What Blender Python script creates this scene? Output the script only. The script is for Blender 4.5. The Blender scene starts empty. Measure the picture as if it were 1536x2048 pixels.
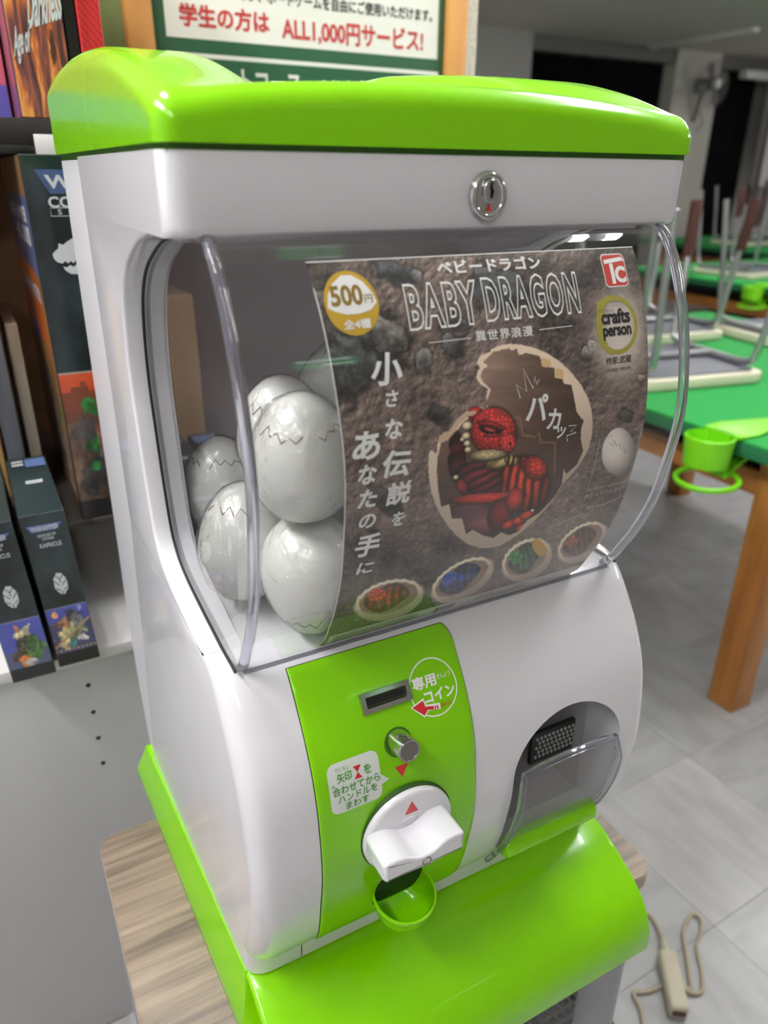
import bpy, bmesh, math, random
import numpy as np
from mathutils import Vector, Matrix
random.seed(7)
rng = np.random.default_rng(11)
S = bpy.context.scene
COL = S.collection
Z0 = 0.6                                    # height of the machine's own zero level above the floor

# ------------------------------------------------------------------ camera
FPX = 1490.0
def _cam():
    p = np.array([768.0, 1024.0])
    X = np.array([3804 - p[0], 372 - p[1], FPX]); X /= np.linalg.norm(X)
    D = np.array([740 - p[0], 4300 - p[1], FPX]); D -= X * (D @ X); D /= np.linalg.norm(D)
    return np.stack([X, np.cross(-D, X), -D], 1)
RC = _cam()
CC = np.array([-0.09153226, -0.39656356, 0.58870697])
cd = bpy.data.cameras.new('camera'); cam = bpy.data.objects.new('camera', cd); COL.objects.link(cam)
r, d, f = Vector(RC[0]), Vector(RC[1]), Vector(RC[2])
m = Matrix.Identity(4)
for i in range(3):
    m[i][0], m[i][1], m[i][2] = r[i], -d[i], -f[i]
m.translation = Vector(CC) + Vector((0, 0, Z0))
cam.matrix_world = m
cd.sensor_fit = 'VERTICAL'; cd.sensor_height = 36.0; cd.sensor_width = 27.0
cd.lens = 36.0 * FPX / 2048.0
cd.clip_start = 0.02; cd.clip_end = 60
cd.dof.use_dof = True; cd.dof.focus_distance = 0.56; cd.dof.aperture_fstop = 5.4
S.camera = cam

# ------------------------------------------------------------------ world, lamps, exposure
w = bpy.data.worlds.new('world'); S.world = w; w.use_nodes = True
w.node_tree.nodes['Background'].inputs[0].default_value = (0.75, 0.8, 0.9, 1)
w.node_tree.nodes['Background'].inputs[1].default_value = 0.05
S.view_settings.view_transform = 'Standard'; S.view_settings.look = 'None'
S.view_settings.exposure = 0.0; S.view_settings.gamma = 1.0
S.view_settings.use_curve_mapping = False
LAMP_POWER = 74.0
# ceiling lights, some added out of view as fill: x, y, length, along y?, relative strength
LAMPS = [(1.32, 0.30, 1.1, True, 1.0, 'right of the capsule machine'), (-0.95, 0.10, 1.2, True, 1.55, 'left of the capsule machine'), (-0.85, -1.45, 1.2, True, 0.5, 'added out of view as front fill, behind the viewer on the left'),
         (-0.28, 0.38, 0.6, True, 0.9, 'short one nearly above the capsule machine'), (8.3, 3.4, 1.2, True, 0.9, 'added out of view to brighten the far right corner of the room'), (3.6, 2.45, 1.2, False, 0.8, 'added out of view to brighten the far room, over the second gaming table'), (2.9, 1.1, 1.2, True, 0.9, 'added out of view to light the tables, over the nearest gaming table'), (4.6, -0.6, 1.2, True, 1.3, 'added out of view for bounce on the far ceiling, on the far right side of the room')]
CEIL = 1.72
try:
    S.cycles.transparent_max_bounces = 24; S.cycles.max_bounces = 10
    S.cycles.sample_clamp_indirect = 6.0; S.cycles.caustics_reflective = False
except Exception:
    pass

def proj(P):
    c = (np.asarray(P) - CC) @ RC.T
    return np.stack([768 + FPX * c[..., 0] / c[..., 2], 1024 + FPX * c[..., 1] / c[..., 2]], -1)

# ------------------------------------------------------------------ materials
def lin(c):
    c = [v / 255.0 for v in c[:3]]
    return tuple((v / 12.92 if v <= 0.04045 else ((v + 0.055) / 1.055) ** 2.4) for v in c) + (1.0,)
MATS = {}
def newmat(name):
    mt = bpy.data.materials.new(name); mt.use_nodes = True
    nt = mt.node_tree
    return mt, nt, nt.nodes['Principled BSDF'], nt.nodes, nt.links
def mat(name, rgb, rough=0.5, metal=0.0, coat=0.0, var=0.0, scale=30.0, bump=0.0, spec=0.5, emit=0.0, stretch=None):
    if name in MATS: return MATS[name]
    mt, nt, b, N, L = newmat(name)
    c = lin(rgb)
    b.inputs['Roughness'].default_value = rough; b.inputs['Metallic'].default_value = metal
    b.inputs['Coat Weight'].default_value = coat; b.inputs['Specular IOR Level'].default_value = spec
    b.inputs['Coat Roughness'].default_value = 0.04
    b.inputs['Base Color'].default_value = c
    tc = N.new('ShaderNodeTexCoord'); no = N.new('ShaderNodeTexNoise')
    no.inputs['Scale'].default_value = scale; no.inputs['Detail'].default_value = 5
    src = tc.outputs['Object']
    if stretch:
        mp = N.new('ShaderNodeMapping'); mp.inputs['Scale'].default_value = stretch
        L.new(src, mp.inputs['Vector']); src = mp.outputs['Vector']
    L.new(src, no.inputs['Vector'])
    if var:
        rp = N.new('ShaderNodeValToRGB')
        rp.color_ramp.elements[0].position = 0.3; rp.color_ramp.elements[1].position = 0.7
        rp.color_ramp.elements[0].color = tuple(v * (1 - var) for v in c[:3]) + (1,)
        rp.color_ramp.elements[1].color = tuple(min(1, v * (1 + var)) for v in c[:3]) + (1,)
        L.new(no.outputs['Fac'], rp.inputs['Fac']); L.new(rp.outputs['Color'], b.inputs['Base Color'])
    if bump:
        bp = N.new('ShaderNodeBump'); bp.inputs['Strength'].default_value = bump; bp.inputs['Distance'].default_value = 0.004
        L.new(no.outputs['Fac'], bp.inputs['Height']); L.new(bp.outputs['Normal'], b.inputs['Normal'])
    if emit:
        b.inputs['Emission Color'].default_value = c; b.inputs['Emission Strength'].default_value = emit
    MATS[name] = mt
    return mt
def clear_mat(name, tint=(1, 1, 1), base=0.05, rough=0.02, bump=0.0, scale=60.0, gain=0.9):
    mt, nt, b, N, L = newmat(name)
    N.remove(b); out = N['Material Output']
    tr = N.new('ShaderNodeBsdfTransparent'); tr.inputs[0].default_value = (*tint, 1)
    gl = N.new('ShaderNodeBsdfGlossy'); gl.inputs['Roughness'].default_value = rough
    lw = N.new('ShaderNodeLayerWeight'); lw.inputs['Blend'].default_value = 0.5
    pw = N.new('ShaderNodeMath'); pw.operation = 'POWER'; pw.inputs[1].default_value = 4.0
    mu = N.new('ShaderNodeMath'); mu.operation = 'MULTIPLY_ADD'; mu.inputs[1].default_value = gain; mu.inputs[2].default_value = base
    mu.use_clamp = True
    mx = N.new('ShaderNodeMixShader')
    L.new(lw.outputs['Facing'], pw.inputs[0]); L.new(pw.outputs[0], mu.inputs[0]); L.new(mu.outputs[0], mx.inputs[0])
    L.new(tr.outputs[0], mx.inputs[1]); L.new(gl.outputs[0], mx.inputs[2]); L.new(mx.outputs[0], out.inputs['Surface'])
    if bump:
        no = N.new('ShaderNodeTexNoise'); no.inputs['Scale'].default_value = scale; no.inputs['Detail'].default_value = 4
        no.inputs['Distortion'].default_value = 1.2
        tc = N.new('ShaderNodeTexCoord'); L.new(tc.outputs['Object'], no.inputs['Vector'])
        bp = N.new('ShaderNodeBump'); bp.inputs['Strength'].default_value = bump; bp.inputs['Distance'].default_value = 0.004
        L.new(no.outputs['Fac'], bp.inputs['Height']); L.new(bp.outputs['Normal'], gl.inputs['Normal']); L.new(bp.outputs['Normal'], lw.inputs['Normal'])
    MATS[name] = mt
    return mt
def print_mat(name, rough=0.45, coat=0.0):
    if name in MATS: return MATS[name]
    mt, nt, b, N, L = newmat(name)
    a = N.new('ShaderNodeVertexColor'); a.layer_name = 'print'
    L.new(a.outputs['Color'], b.inputs['Base Color']); b.inputs['Roughness'].default_value = rough
    b.inputs['Coat Weight'].default_value = coat; b.inputs['Coat Roughness'].default_value = 0.08
    MATS[name] = mt
    return mt

WHITE = mat('white_abs_plastic', (226, 225, 231), 0.16, coat=0.6, var=0.01, scale=3)
GREEN = mat('lime_green_plastic', (128, 204, 2), 0.2, spec=0.35, coat=0.3, var=0.02, scale=4)
DARK = mat('dark_seam', (30, 32, 32), 0.6)
GREYIN = mat('grey_inner_panel', (206, 199, 204), 0.45, var=0.03, scale=8)
CHROME = mat('chrome', (205, 205, 208), 0.12, metal=1.0)
SATIN = mat('satin_metal', (150, 146, 146), 0.35, metal=1.0)
BLACK = mat('black', (12, 12, 13), 0.5)
RED = mat('red_print', (205, 40, 45), 0.4)
WPRINT = mat('white_print', (250, 250, 249), 0.5)
KPRINT = mat('black_print', (35, 33, 35), 0.5)
GPRINT = mat('green_print', (70, 150, 40), 0.5)
CLEAR = clear_mat('clear_acrylic', (0.985, 0.988, 0.99), 0.045, 0.015, gain=0.8)
WRAP = clear_mat('crinkled_film', (0.985, 0.985, 0.985), 0.10, 0.16, bump=1.0, scale=75, gain=0.6)
def glass_mat():
    mt, nt, b, N, L = newmat('thick_clear_edge')
    b.inputs['Base Color'].default_value = (0.80, 0.80, 0.92, 1); b.inputs['Roughness'].default_value = 0.04
    b.inputs['Transmission Weight'].default_value = 0.93; b.inputs['IOR'].default_value = 1.49
    return mt
GLASS = glass_mat()

# ------------------------------------------------------------------ object helpers
def tag(o, label=None, cat=None, group=None, kind=None):
    if label: o['label'] = label
    if cat: o['category'] = cat
    if group: o['group'] = group
    if kind: o['kind'] = kind
    return o
def thing(name, loc, label, cat, group=None, rz=0.0):
    o = bpy.data.objects.new(name, None); COL.objects.link(o)
    o.empty_display_size = 0.05
    o.location = (loc[0], loc[1], loc[2] + Z0); o.rotation_euler = (0, 0, rz)
    tag(o, label, cat, group); o['wl'] = [float(loc[0]), float(loc[1]), float(loc[2])]
    return o
def wl(o):
    v = Vector((0, 0, 0))
    while o is not None:
        if 'wl' in o: v += Vector(o['wl'])
        o = o.parent
    return v
def link(name, me, mats, parent=None, smooth=35, origin=None):
    """me holds coordinates in the scene frame (machine zero level); the object's origin goes to its base, or to its parent's."""
    if not isinstance(mats, (list, tuple)): mats = [mats]
    for x in mats: me.materials.append(x)
    if smooth is not None:
        me.polygons.foreach_set('use_smooth', [True] * len(me.polygons))
        me.set_sharp_from_angle(angle=math.radians(smooth))
    o = bpy.data.objects.new(name, me); COL.objects.link(o)
    if parent is not None:
        o.parent = parent; me.transform(Matrix.Translation(-wl(parent)))
    else:
        n = len(me.vertices); co = np.empty(n * 3); me.vertices.foreach_get('co', co); co = co.reshape(-1, 3)
        og = Vector(origin) if origin else Vector(((co[:, 0].min() + co[:, 0].max()) / 2, (co[:, 1].min() + co[:, 1].max()) / 2, co[:, 2].min()))
        me.transform(Matrix.Translation(-og)); o.location = og + Vector((0, 0, Z0)); o['wl'] = list(og)
    me.update()
    return o
def from_bm(bm, name='mesh', recalc=True):
    if recalc: bmesh.ops.recalc_face_normals(bm, faces=bm.faces)
    me = bpy.data.meshes.new(name); bm.to_mesh(me); bm.free(); return me
def bm_box(bm, x0, x1, y0, y1, z0, z1, bev=0.0, seg=2, M=None):
    t = bmesh.new(); bmesh.ops.create_cube(t, size=1.0)
    for v in t.verts:
        v.co = Vector(((x0 + x1) / 2 + v.co.x * (x1 - x0), (y0 + y1) / 2 + v.co.y * (y1 - y0), (z0 + z1) / 2 + v.co.z * (z1 - z0)))
    if bev: bmesh.ops.bevel(t, geom=list(t.edges), offset=bev, segments=seg, profile=0.5, affect='EDGES')
    merge(bm, t, M)
def merge(bm, t, M=None):
    me = bpy.data.meshes.new('t'); t.to_mesh(me); t.free()
    if M is not None: me.transform(M)
    bm.from_mesh(me); bpy.data.meshes.remove(me)
def box(name, x0, x1, y0, y1, z0, z1, m_, parent=None, bev=0.002, seg=2, M=None):
    bm = bmesh.new(); bm_box(bm, x0, x1, y0, y1, z0, z1, bev, seg, M)
    return link(name, from_bm(bm), m_, parent)
def bm_loft(bm, rings, cap=True, closed=True):
    R = [[bm.verts.new(p) for p in ring] for ring in rings]
    n = len(R[0])
    for a, b in zip(R[:-1], R[1:]):
        for i in range(n if closed else n - 1):
            j = (i + 1) % n
            try: bm.faces.new((a[i], a[j], b[j], b[i]))
            except ValueError: pass
    if cap:
        bm.faces.new(R[0][::-1]); bm.faces.new(R[-1])
    return R
def bm_tube(bm, pts, rad, n=10, cap=True):
    pts = [Vector(p) for p in pts]; rings = []
    up = Vector((0.13, 0.31, 0.94)).normalized(); prev = None
    for i, p in enumerate(pts):
        t = ((pts[min(i + 1, len(pts) - 1)] - pts[max(i - 1, 0)])).normalized()
        a = (up if prev is None else prev); a = (a - t * a.dot(t))
        if a.length < 1e-4: a = Vector((1, 0, 0)) - t * t.x
        a.normalize(); prev = a; b = t.cross(a)
        rr = rad[i] if isinstance(rad, (list, tuple)) else rad
        rings.append([p + (a * math.cos(2 * math.pi * k / n) + b * math.sin(2 * math.pi * k / n)) * rr for k in range(n)])
    bm_loft(bm, rings, cap)
def bm_lathe(bm, prof, n=32, M=None, cap=True):
    t = bmesh.new()
    bm_loft(t, [[Vector((r_ * math.cos(2 * math.pi * k / n), r_ * math.sin(2 * math.pi * k / n), z)) for k in range(n)] for r_, z in prof], cap)
    merge(bm, t, M)
def bm_prism(bm, poly, axis, a, b, bev=0.0, seg=2):
    """extrude a 2-D polygon along an axis: axis 'x' -> poly is (y,z); 'y' -> (x,z); 'z' -> (x,y)"""
    f3 = {'x': lambda p, t: (t, p[0], p[1]), 'y': lambda p, t: (p[0], t, p[1]), 'z': lambda p, t: (p[0], p[1], t)}[axis]
    t = bmesh.new(); bm_loft(t, [[f3(p, a) for p in poly], [f3(p, b) for p in poly]])
    bmesh.ops.recalc_face_normals(t, faces=t.faces)
    if bev: 
        eds = [e for e in t.edges if len(e.link_faces) == 2 and e.calc_face_angle(0) > 0.6]
        bmesh.ops.bevel(t, geom=eds, offset=bev, segments=seg, profile=0.5, affect='EDGES')
    merge(bm, t)
def crom(pts, n=8):
    """Catmull-Rom through 2-D / 3-D points"""
    P = np.array(pts, float); out = []
    Q = np.vstack([2 * P[0] - P[1], P, 2 * P[-1] - P[-2]])
    for i in range(1, len(Q) - 2):
        p0, p1, p2, p3 = Q[i - 1], Q[i], Q[i + 1], Q[i + 2]
        for t in np.linspace(0, 1, n, endpoint=False):
            out.append(0.5 * (2 * p1 + (p2 - p0) * t + (2 * p0 - 5 * p1 + 4 * p2 - p3) * t * t + (3 * p1 - p0 - 3 * p2 + p3) * t ** 3))
    out.append(P[-1]); return np.array(out)
def arrow_frame(pos, zdir, xhint=(1, 0, 0)):
    z = Vector(zdir).normalized(); x = Vector(xhint); x = (x - z * x.dot(z)).normalized(); y = z.cross(x)
    M = Matrix.Identity(4)
    for i in range(3): M[i][0], M[i][1], M[i][2] = x[i], y[i], z[i]
    M.translation = Vector(pos); return M

# ---- flat print: lettering and marks as thin meshes laid on a surface
_txt = {}
def _text_raw(body, outline, space, offset=0.0):
    c = bpy.data.curves.new('t', 'FONT'); c.body = body; c.resolution_u = 3; c.space_character = space; c.offset = offset
    if outline:
        c.fill_mode = 'NONE'; c.bevel_depth = outline; c.bevel_resolution = 0
    o = bpy.data.objects.new('t', c); COL.objects.link(o); bpy.context.view_layer.update()
    me = o.evaluated_get(bpy.context.evaluated_depsgraph_get()).to_mesh()
    V = np.array([v.co[:] for v in me.vertices], float).reshape(-1, 3)
    F = [tuple(q.vertices) for q in me.polygons if not outline or q.normal.z > 1e-3]
    bpy.data.objects.remove(o); bpy.data.curves.remove(c)
    used = sorted({i for f_ in F for i in f_}); ix = {a: b for b, a in enumerate(used)}
    V = V[used]; V[:, 2] = 0.00006 if outline else 0.0
    return V, [tuple(ix[i] for i in f_) for f_ in F]
def text_geo(body, bold=0.0, outline=0.0, space=1.0):
    """flat lettering; bold thickens the strokes with an outline stroke of that width, outline alone draws hollow letters"""
    key = (body, bold, outline, space)
    if key not in _txt:
        if outline: _txt[key] = _text_raw(body, outline, space)
        else:
            V, F = _text_raw(body, 0, space)
            if bold:
                V2, F2 = _text_raw(body, bold, space); F = F + [tuple(i + len(V) for i in f_) for f_ in F2]; V = np.vstack([V, V2])
            _txt[key] = (V, F)
    return _txt[key]
def fit(VF, x0, z0, x1, z1, skew=0.0, rot=0.0):
    V3, F = VF; V = V3[:, :2].copy(); lo, hi = V.min(0), V.max(0)
    V = (V - lo) / np.maximum(hi - lo, 1e-9)
    V = V * np.array([x1 - x0, z1 - z0]) + np.array([x0, z0])
    if skew: V[:, 0] += (V[:, 1] - z0) * skew
    if rot:
        c = np.array([(x0 + x1) / 2, (z0 + z1) / 2]); a = math.radians(rot); V = (V - c) @ np.array([[math.cos(a), math.sin(a)], [-math.sin(a), math.cos(a)]]) + c
    return (np.column_stack([V, V3[:, 2]]) if V3.shape[1] > 2 else V), F
def T(body, x0, z0, x1, z1, bold=0.0, **k):
    fk = {q: k.pop(q) for q in ('skew', 'rot') if q in k}
    return fit(text_geo(body, bold, **k), x0, z0, x1, z1, **fk)
def Th(body, x0, z0, h, bold=0.0, rot=0.0, squeeze=1.0):
    """lettering of height h from the left baseline corner, natural width times squeeze"""
    V, F = text_geo(body, bold); lo, hi = V.min(0), V.max(0); k = h / (hi[1] - lo[1])
    return fit((V, F), x0, z0, x0 + (hi[0] - lo[0]) * k * squeeze, z0 + h, rot=rot)
def P2(*pts): return np.array(pts, float), [tuple(range(len(pts)))]
def ell(cx, cz, rx, rz, n=40, a0=0.0, a1=2 * math.pi, rot=0.0):
    t = np.linspace(a0, a1, n, endpoint=abs(a1 - a0 - 2 * math.pi) > 1e-6)
    V = np.stack([rx * np.cos(t), rz * np.sin(t)], 1); a = math.radians(rot)
    V = V @ np.array([[math.cos(a), math.sin(a)], [-math.sin(a), math.cos(a)]]) + np.array([cx, cz])
    return V, [tuple(range(n))]
def ring(cx, cz, rx, rz, wd, n=48):
    o, _ = ell(cx, cz, rx, rz, n); i, _ = ell(cx, cz, rx - wd, rz - wd, n)
    return np.vstack([o, i]), [(k, (k + 1) % n, n + (k + 1) % n, n + k) for k in range(n)]
def line(pts, wd):
    P = np.array(pts, float); V = []; F = []
    for i in range(len(P)):
        t = P[min(i + 1, len(P) - 1)] - P[max(i - 1, 0)]; t /= np.linalg.norm(t) + 1e-12
        n = np.array([-t[1], t[0]]) * wd / 2; V += [P[i] + n, P[i] - n]
        if i: F.append((2 * i - 2, 2 * i - 1, 2 * i + 1, 2 * i))
    return np.array(V), F
def rrect(x0, z0, x1, z1, r_, n=6):
    V = []
    for cx, cz, a in ((x1 - r_, z1 - r_, 0), (x0 + r_, z1 - r_, 90), (x0 + r_, z0 + r_, 180), (x1 - r_, z0 + r_, 270)):
        for k in range(n + 1):
            t = math.radians(a + 90 * k / n); V.append((cx + r_ * math.cos(t), cz + r_ * math.sin(t)))
    return np.array(V), [tuple(range(len(V)))]
def decal(name, geos, mapf, m_, parent, step=None):
    bm = bmesh.new()
    for V, F in geos:
        vs = [bm.verts.new((p[0], p[2] if len(p) > 2 else 0.0, p[1])) for p in V]
        for f_ in F:
            try: bm.faces.new([vs[i] for i in f_])
            except ValueError: pass
    if step:
        bmesh.ops.triangulate(bm, faces=bm.faces)
        zs = [v.co.z for v in bm.verts]
        for zc in np.arange(min(zs) + step, max(zs), step):
            bmesh.ops.bisect_plane(bm, geom=list(bm.verts) + list(bm.edges) + list(bm.faces), plane_co=(0, 0, zc), plane_no=(0, 0, 1))
    for v in bm.verts:
        x, lay, z = v.co; P = Vector(mapf(x, z))
        if lay > 0:
            nn = (Vector(mapf(x + 1e-4, z)) - P).cross(Vector(mapf(x, z + 1e-4)) - P); P += nn.normalized() * lay
        v.co = P
    return link(name, from_bm(bm, recalc=False), m_, parent, smooth=None)

# ---- painted panels: a grid whose vertex colours carry the print (paint(u, v) -> sRGB 0..255)
def print_grid(name, Pts, rgb, m_, parent):
    nv, nu = Pts.shape[:2]
    me = bpy.data.meshes.new(name)
    idx = np.arange(nu * nv).reshape(nv, nu)
    q = np.stack([idx[:-1, :-1], idx[:-1, 1:], idx[1:, 1:], idx[1:, :-1]], -1).reshape(-1, 4)
    me.vertices.add(nu * nv); me.vertices.foreach_set('co', Pts.reshape(-1).astype(np.float32))
    me.loops.add(q.size); me.loops.foreach_set('vertex_index', q.reshape(-1).astype(np.int32))
    me.polygons.add(len(q)); me.polygons.foreach_set('loop_start', np.arange(0, q.size, 4, dtype=np.int32))
    me.update(calc_edges=True)
    c = np.clip(rgb.reshape(-1, 3), 0, 255) / 255.0
    c = np.where(c <= 0.04045, c / 12.92, ((c + 0.055) / 1.055) ** 2.4)
    ca = me.color_attributes.new('print', 'FLOAT_COLOR', 'POINT')
    ca.data.foreach_set('color', np.concatenate([c, np.ones((len(c), 1))], 1).reshape(-1).astype(np.float32))
    return link(name, me, m_, parent, smooth=60)
def vnoise(u, v, freq, seed):
    g = np.random.default_rng(seed).random((64, 64))
    x, y = u * freq, v * freq; xi, yi = np.floor(x).astype(int), np.floor(y).astype(int); fx, fy = x - xi, y - yi
    fx, fy = fx * fx * (3 - 2 * fx), fy * fy * (3 - 2 * fy)
    G = lambda a, b: g[a % 64, b % 64]
    return (G(xi, yi) * (1 - fx) + G(xi + 1, yi) * fx) * (1 - fy) + (G(xi, yi + 1) * (1 - fx) + G(xi + 1, yi + 1) * fx) * fy
def fbm(u, v, freq, seed, o=5, gain=0.55):
    s, a, t = 0, 1.0, 0
    for k in range(o):
        s = s + a * vnoise(u + 3.1 * k, v - 1.7 * k, freq * 2 ** k, seed + k); t += a; a *= gain
    return s / t
def worley(u, v, freq, seed):
    r_ = np.random.default_rng(seed).random((32, 32, 2)); x, y = u * freq, v * freq
    xi, yi = np.floor(x).astype(int), np.floor(y).astype(int); d1 = np.full(u.shape, 9.0); d2 = d1.copy()
    for a in (-1, 0, 1):
        for b in (-1, 0, 1):
            c = r_[(xi + a) % 32, (yi + b) % 32]; dd = np.hypot(xi + a + c[..., 0] - x, yi + b + c[..., 1] - y)
            d2 = np.minimum(d2, np.maximum(d1, dd)); d1 = np.minimum(d1, dd)
    return d1, d2
def inpoly(X, Y, poly):
    r_ = np.zeros(X.shape, bool); n = len(poly)
    x0, y0 = np.min(poly, 0); x1, y1 = np.max(poly, 0)
    m_ = (X >= x0) & (X <= x1) & (Y >= y0) & (Y <= y1); xs, ys = X[m_], Y[m_]; rr = np.zeros(xs.shape, bool)
    for i in range(n):
        (ax, ay), (bx, by) = poly[i], poly[(i + 1) % n]
        c = ((ay > ys) != (by > ys)) & (xs < (bx - ax) * (ys - ay) / ((by - ay) if by != ay else 1e-9) + ax); rr ^= c
    r_[m_] = rr; return r_
def mixc(img, mask, col, a=1.0):
    mk = (mask.astype(float) * a)[..., None]; img[:] = img * (1 - mk) + np.asarray(col, float) * mk

# ================================================================== the room
FL = -0.6
def struct(name, bm_or_me, m_, **k):
    me = from_bm(bm_or_me) if isinstance(bm_or_me, bmesh.types.BMesh) else bm_or_me
    return tag(link(name, me, m_, **k), kind='structure')
def sbox(name, *a, m_=None):
    bm = bmesh.new(); bm_box(bm, *a); return struct(name, bm, m_)
FLOOR_M = mat('vinyl_floor', (178, 176, 176), 0.35, var=0.08, scale=5)
def tile_mat(name, rgb, seed):
    """marbled vinyl: streaky grey veins with a soft semi-gloss finish"""
    mt, nt, b, N, L = newmat(name)
    tc = N.new('ShaderNodeTexCoord'); mp = N.new('ShaderNodeMapping')
    mp.inputs['Scale'].default_value = (3.0, 11.0, 1.0); mp.inputs['Location'].default_value = (seed * 3.7, seed * 1.3, 0)
    mp.inputs['Rotation'].default_value = (0, 0, 0.5)
    no = N.new('ShaderNodeTexNoise'); no.inputs['Scale'].default_value = 2.2; no.inputs['Detail'].default_value = 7; no.inputs['Distortion'].default_value = 0.6
    rp = N.new('ShaderNodeValToRGB'); c = lin(rgb)
    rp.color_ramp.elements[0].position = 0.32; rp.color_ramp.elements[0].color = tuple(v * 0.80 for v in c[:3]) + (1,)
    rp.color_ramp.elements[1].position = 0.62; rp.color_ramp.elements[1].color = c
    L.new(tc.outputs['Object'], mp.inputs['Vector']); L.new(mp.outputs['Vector'], no.inputs['Vector'])
    L.new(no.outputs['Fac'], rp.inputs['Fac']); L.new(rp.outputs['Color'], b.inputs['Base Color'])
    b.inputs['Roughness'].default_value = 0.3
    return mt
TILES = [tile_mat('marbled_tile_%d' % k, c, k) for k, c in enumerate([(196, 195, 196), (190, 190, 192), (200, 199, 198), (186, 186, 189)])]
fl = sbox('floor', -2.3, 9.6, -2.7, 6.2, FL - 0.06, FL - 0.0035, m_=FLOOR_M)
tile_me = []
for t_ in TILES:
    bm = bmesh.new(); bm_box(bm, -0.15225, 0.15225, -0.15225, 0.15225, -0.003, 0, 0.0005, 1)
    me = from_bm(bm); me.materials.append(t_); tile_me.append(me)
ra = math.radians(2.3)
for i in range(-3, 12):
    for j in range(-4, 12):
        lx, ly = (i + 0.5) * 0.305, (j + 0.5) * 0.305
        o = bpy.data.objects.new('tile', tile_me[(i * 7 + j * 3 + i * j) % 4]); COL.objects.link(o); o.parent = fl
        px, py = 0.84 + lx * math.cos(ra) - ly * math.sin(ra), 0.105 + lx * math.sin(ra) + ly * math.cos(ra)
        o.location = Vector((px, py, FL)) - Vector(fl['wl']); o.rotation_euler = (0, 0, ra + (math.pi / 2 if (i + 2 * j) % 3 == 0 else 0))
WALLG = mat('grey_plaster_wall', (188, 186, 180), 0.8, bump=0.2, scale=90)
sbox('ceiling', -2.3, 9.6, -2.7, 6.2, CEIL, CEIL + 0.05, m_=mat('ceiling_board', (226, 222, 214), 0.9, var=0.02))
sbox('wall_back', -2.3, 9.6, 6.05, 6.15, FL, CEIL, m_=WALLG)
sbox('wall_front', -2.3, 9.6, -2.7, -2.6, FL, CEIL, m_=mat('shop_wall_beige', (150, 143, 136), 0.8))
sbox('wall_left', -2.3, -2.2, -2.6, 6.05, FL, CEIL, m_=mat('shop_wall_grey', (176, 174, 178), 0.8))
sbox('wall_right', 9.5, 9.6, -2.6, 6.05, FL, CEIL, m_=WALLG)
# the partition behind the shelves: olive paint on the near side, rough white stucco on its end
OLIVE = mat('olive_green_paint', (128, 148, 96), 0.75, bump=0.12, scale=60)
STUCCO = mat('white_stucco', (214, 212, 198), 0.9, bump=1.0, scale=160)
sbox('wall_partition', -2.2, 0.775, 0.93, 1.05, FL, CEIL, m_=OLIVE)
sbox('trim_1', 0.775, 0.805, 0.925, 1.055, FL, CEIL, m_=STUCCO)

# ================================================================== the capsule machine
W = 0.36
FP = crom([(0.004, -0.010), (0.0255, -0.0122), (0.030, -0.0135), (0.0335, -0.0195), (0.041, -0.0255), (0.06, -0.035), (0.08, -0.0415), (0.10, -0.0458),
           (0.13, -0.0505), (0.155, -0.0512), (0.187, -0.048), (0.205, -0.0445), (0.222, -0.039), (0.24, -0.0302), (0.253, -0.0222),
           (0.27, -0.0105), (0.281, -0.001), (0.2875, 0.008), (0.29, 0.016)], 5)
FZ, FY = FP[:, 0], FP[:, 1]
FB = lambda z: float(np.interp(z, FZ, FY))
DP = crom([(0.282, 0.010), (0.288, 0.003), (0.297, -0.005), (0.315, -0.0155), (0.33, -0.024), (0.355, -0.0345), (0.38, -0.041), (0.433, -0.048),
           (0.478, -0.042), (0.511, -0.032), (0.535, -0.021), (0.548, -0.012), (0.5555, -0.004), (0.558, 0.003)], 6)
DZ, DY = DP[:, 0], DP[:, 1]
FD = lambda z: float(np.interp(z, DZ, DY))
machine = thing('capsule_machine', (W / 2, 0.18, -0.045), 'white and lime green capsule vending machine standing on the small wooden side table', 'capsule machine')

def corner(x, r_=0.018):
    q = min(x, W - x)
    return r_ - math.sqrt(max(0.0, r_ * r_ - (r_ - q) ** 2)) if q < r_ else 0.0
XS = [0, 0.0006, 0.002, 0.0045, 0.008, 0.012, 0.018]
XS = XS + list(np.linspace(0.03, W - 0.03, 14)) + [W - x for x in XS[::-1]]
BACK = 0.275
# lower housing: bulging front lofted across, then the prize opening cut through it
t = bmesh.new()
rings = []
for x in XS:
    c = corner(x)
    rr = [(x, y + c * (1.0 if z > 0.03 else 0.8), z) for z, y in zip(FZ, FY)]
    rr += [(x, 0.275, 0.29), (x, 0.275, 0.15), (x, 0.275, 0.004)]
    rings.append(rr)
bm_loft(t, rings)
low = from_bm(t)
OX0, OX1, OZ0, OZA, OZT = 0.2135, 0.3265, 0.0575, 0.150, 0.2015
arch = [(OX0, OZ0)] + [((OX0 + OX1) / 2 - (OX1 - OX0) / 2 * math.cos(a), OZA + (OZT - OZA) * math.sin(a)) for a in np.linspace(0, math.pi, 28)] + [(OX1, OZ0)]
t = bmesh.new(); bm_prism(t, arch, 'y', -0.09, 0.065); cut = from_bm(t)
oa = bpy.data.objects.new('a', low); ob = bpy.data.objects.new('b', cut); COL.objects.link(oa); COL.objects.link(ob)
md = oa.modifiers.new('b', 'BOOLEAN'); md.object = ob; md.operation = 'DIFFERENCE'; md.solver = 'EXACT'
bpy.context.view_layer.update()
low2 = bpy.data.meshes.new_from_object(oa.evaluated_get(bpy.context.evaluated_depsgraph_get()))
bpy.data.objects.remove(oa); bpy.data.objects.remove(ob)
bm = bmesh.new(); bm.from_mesh(low2)
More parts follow.
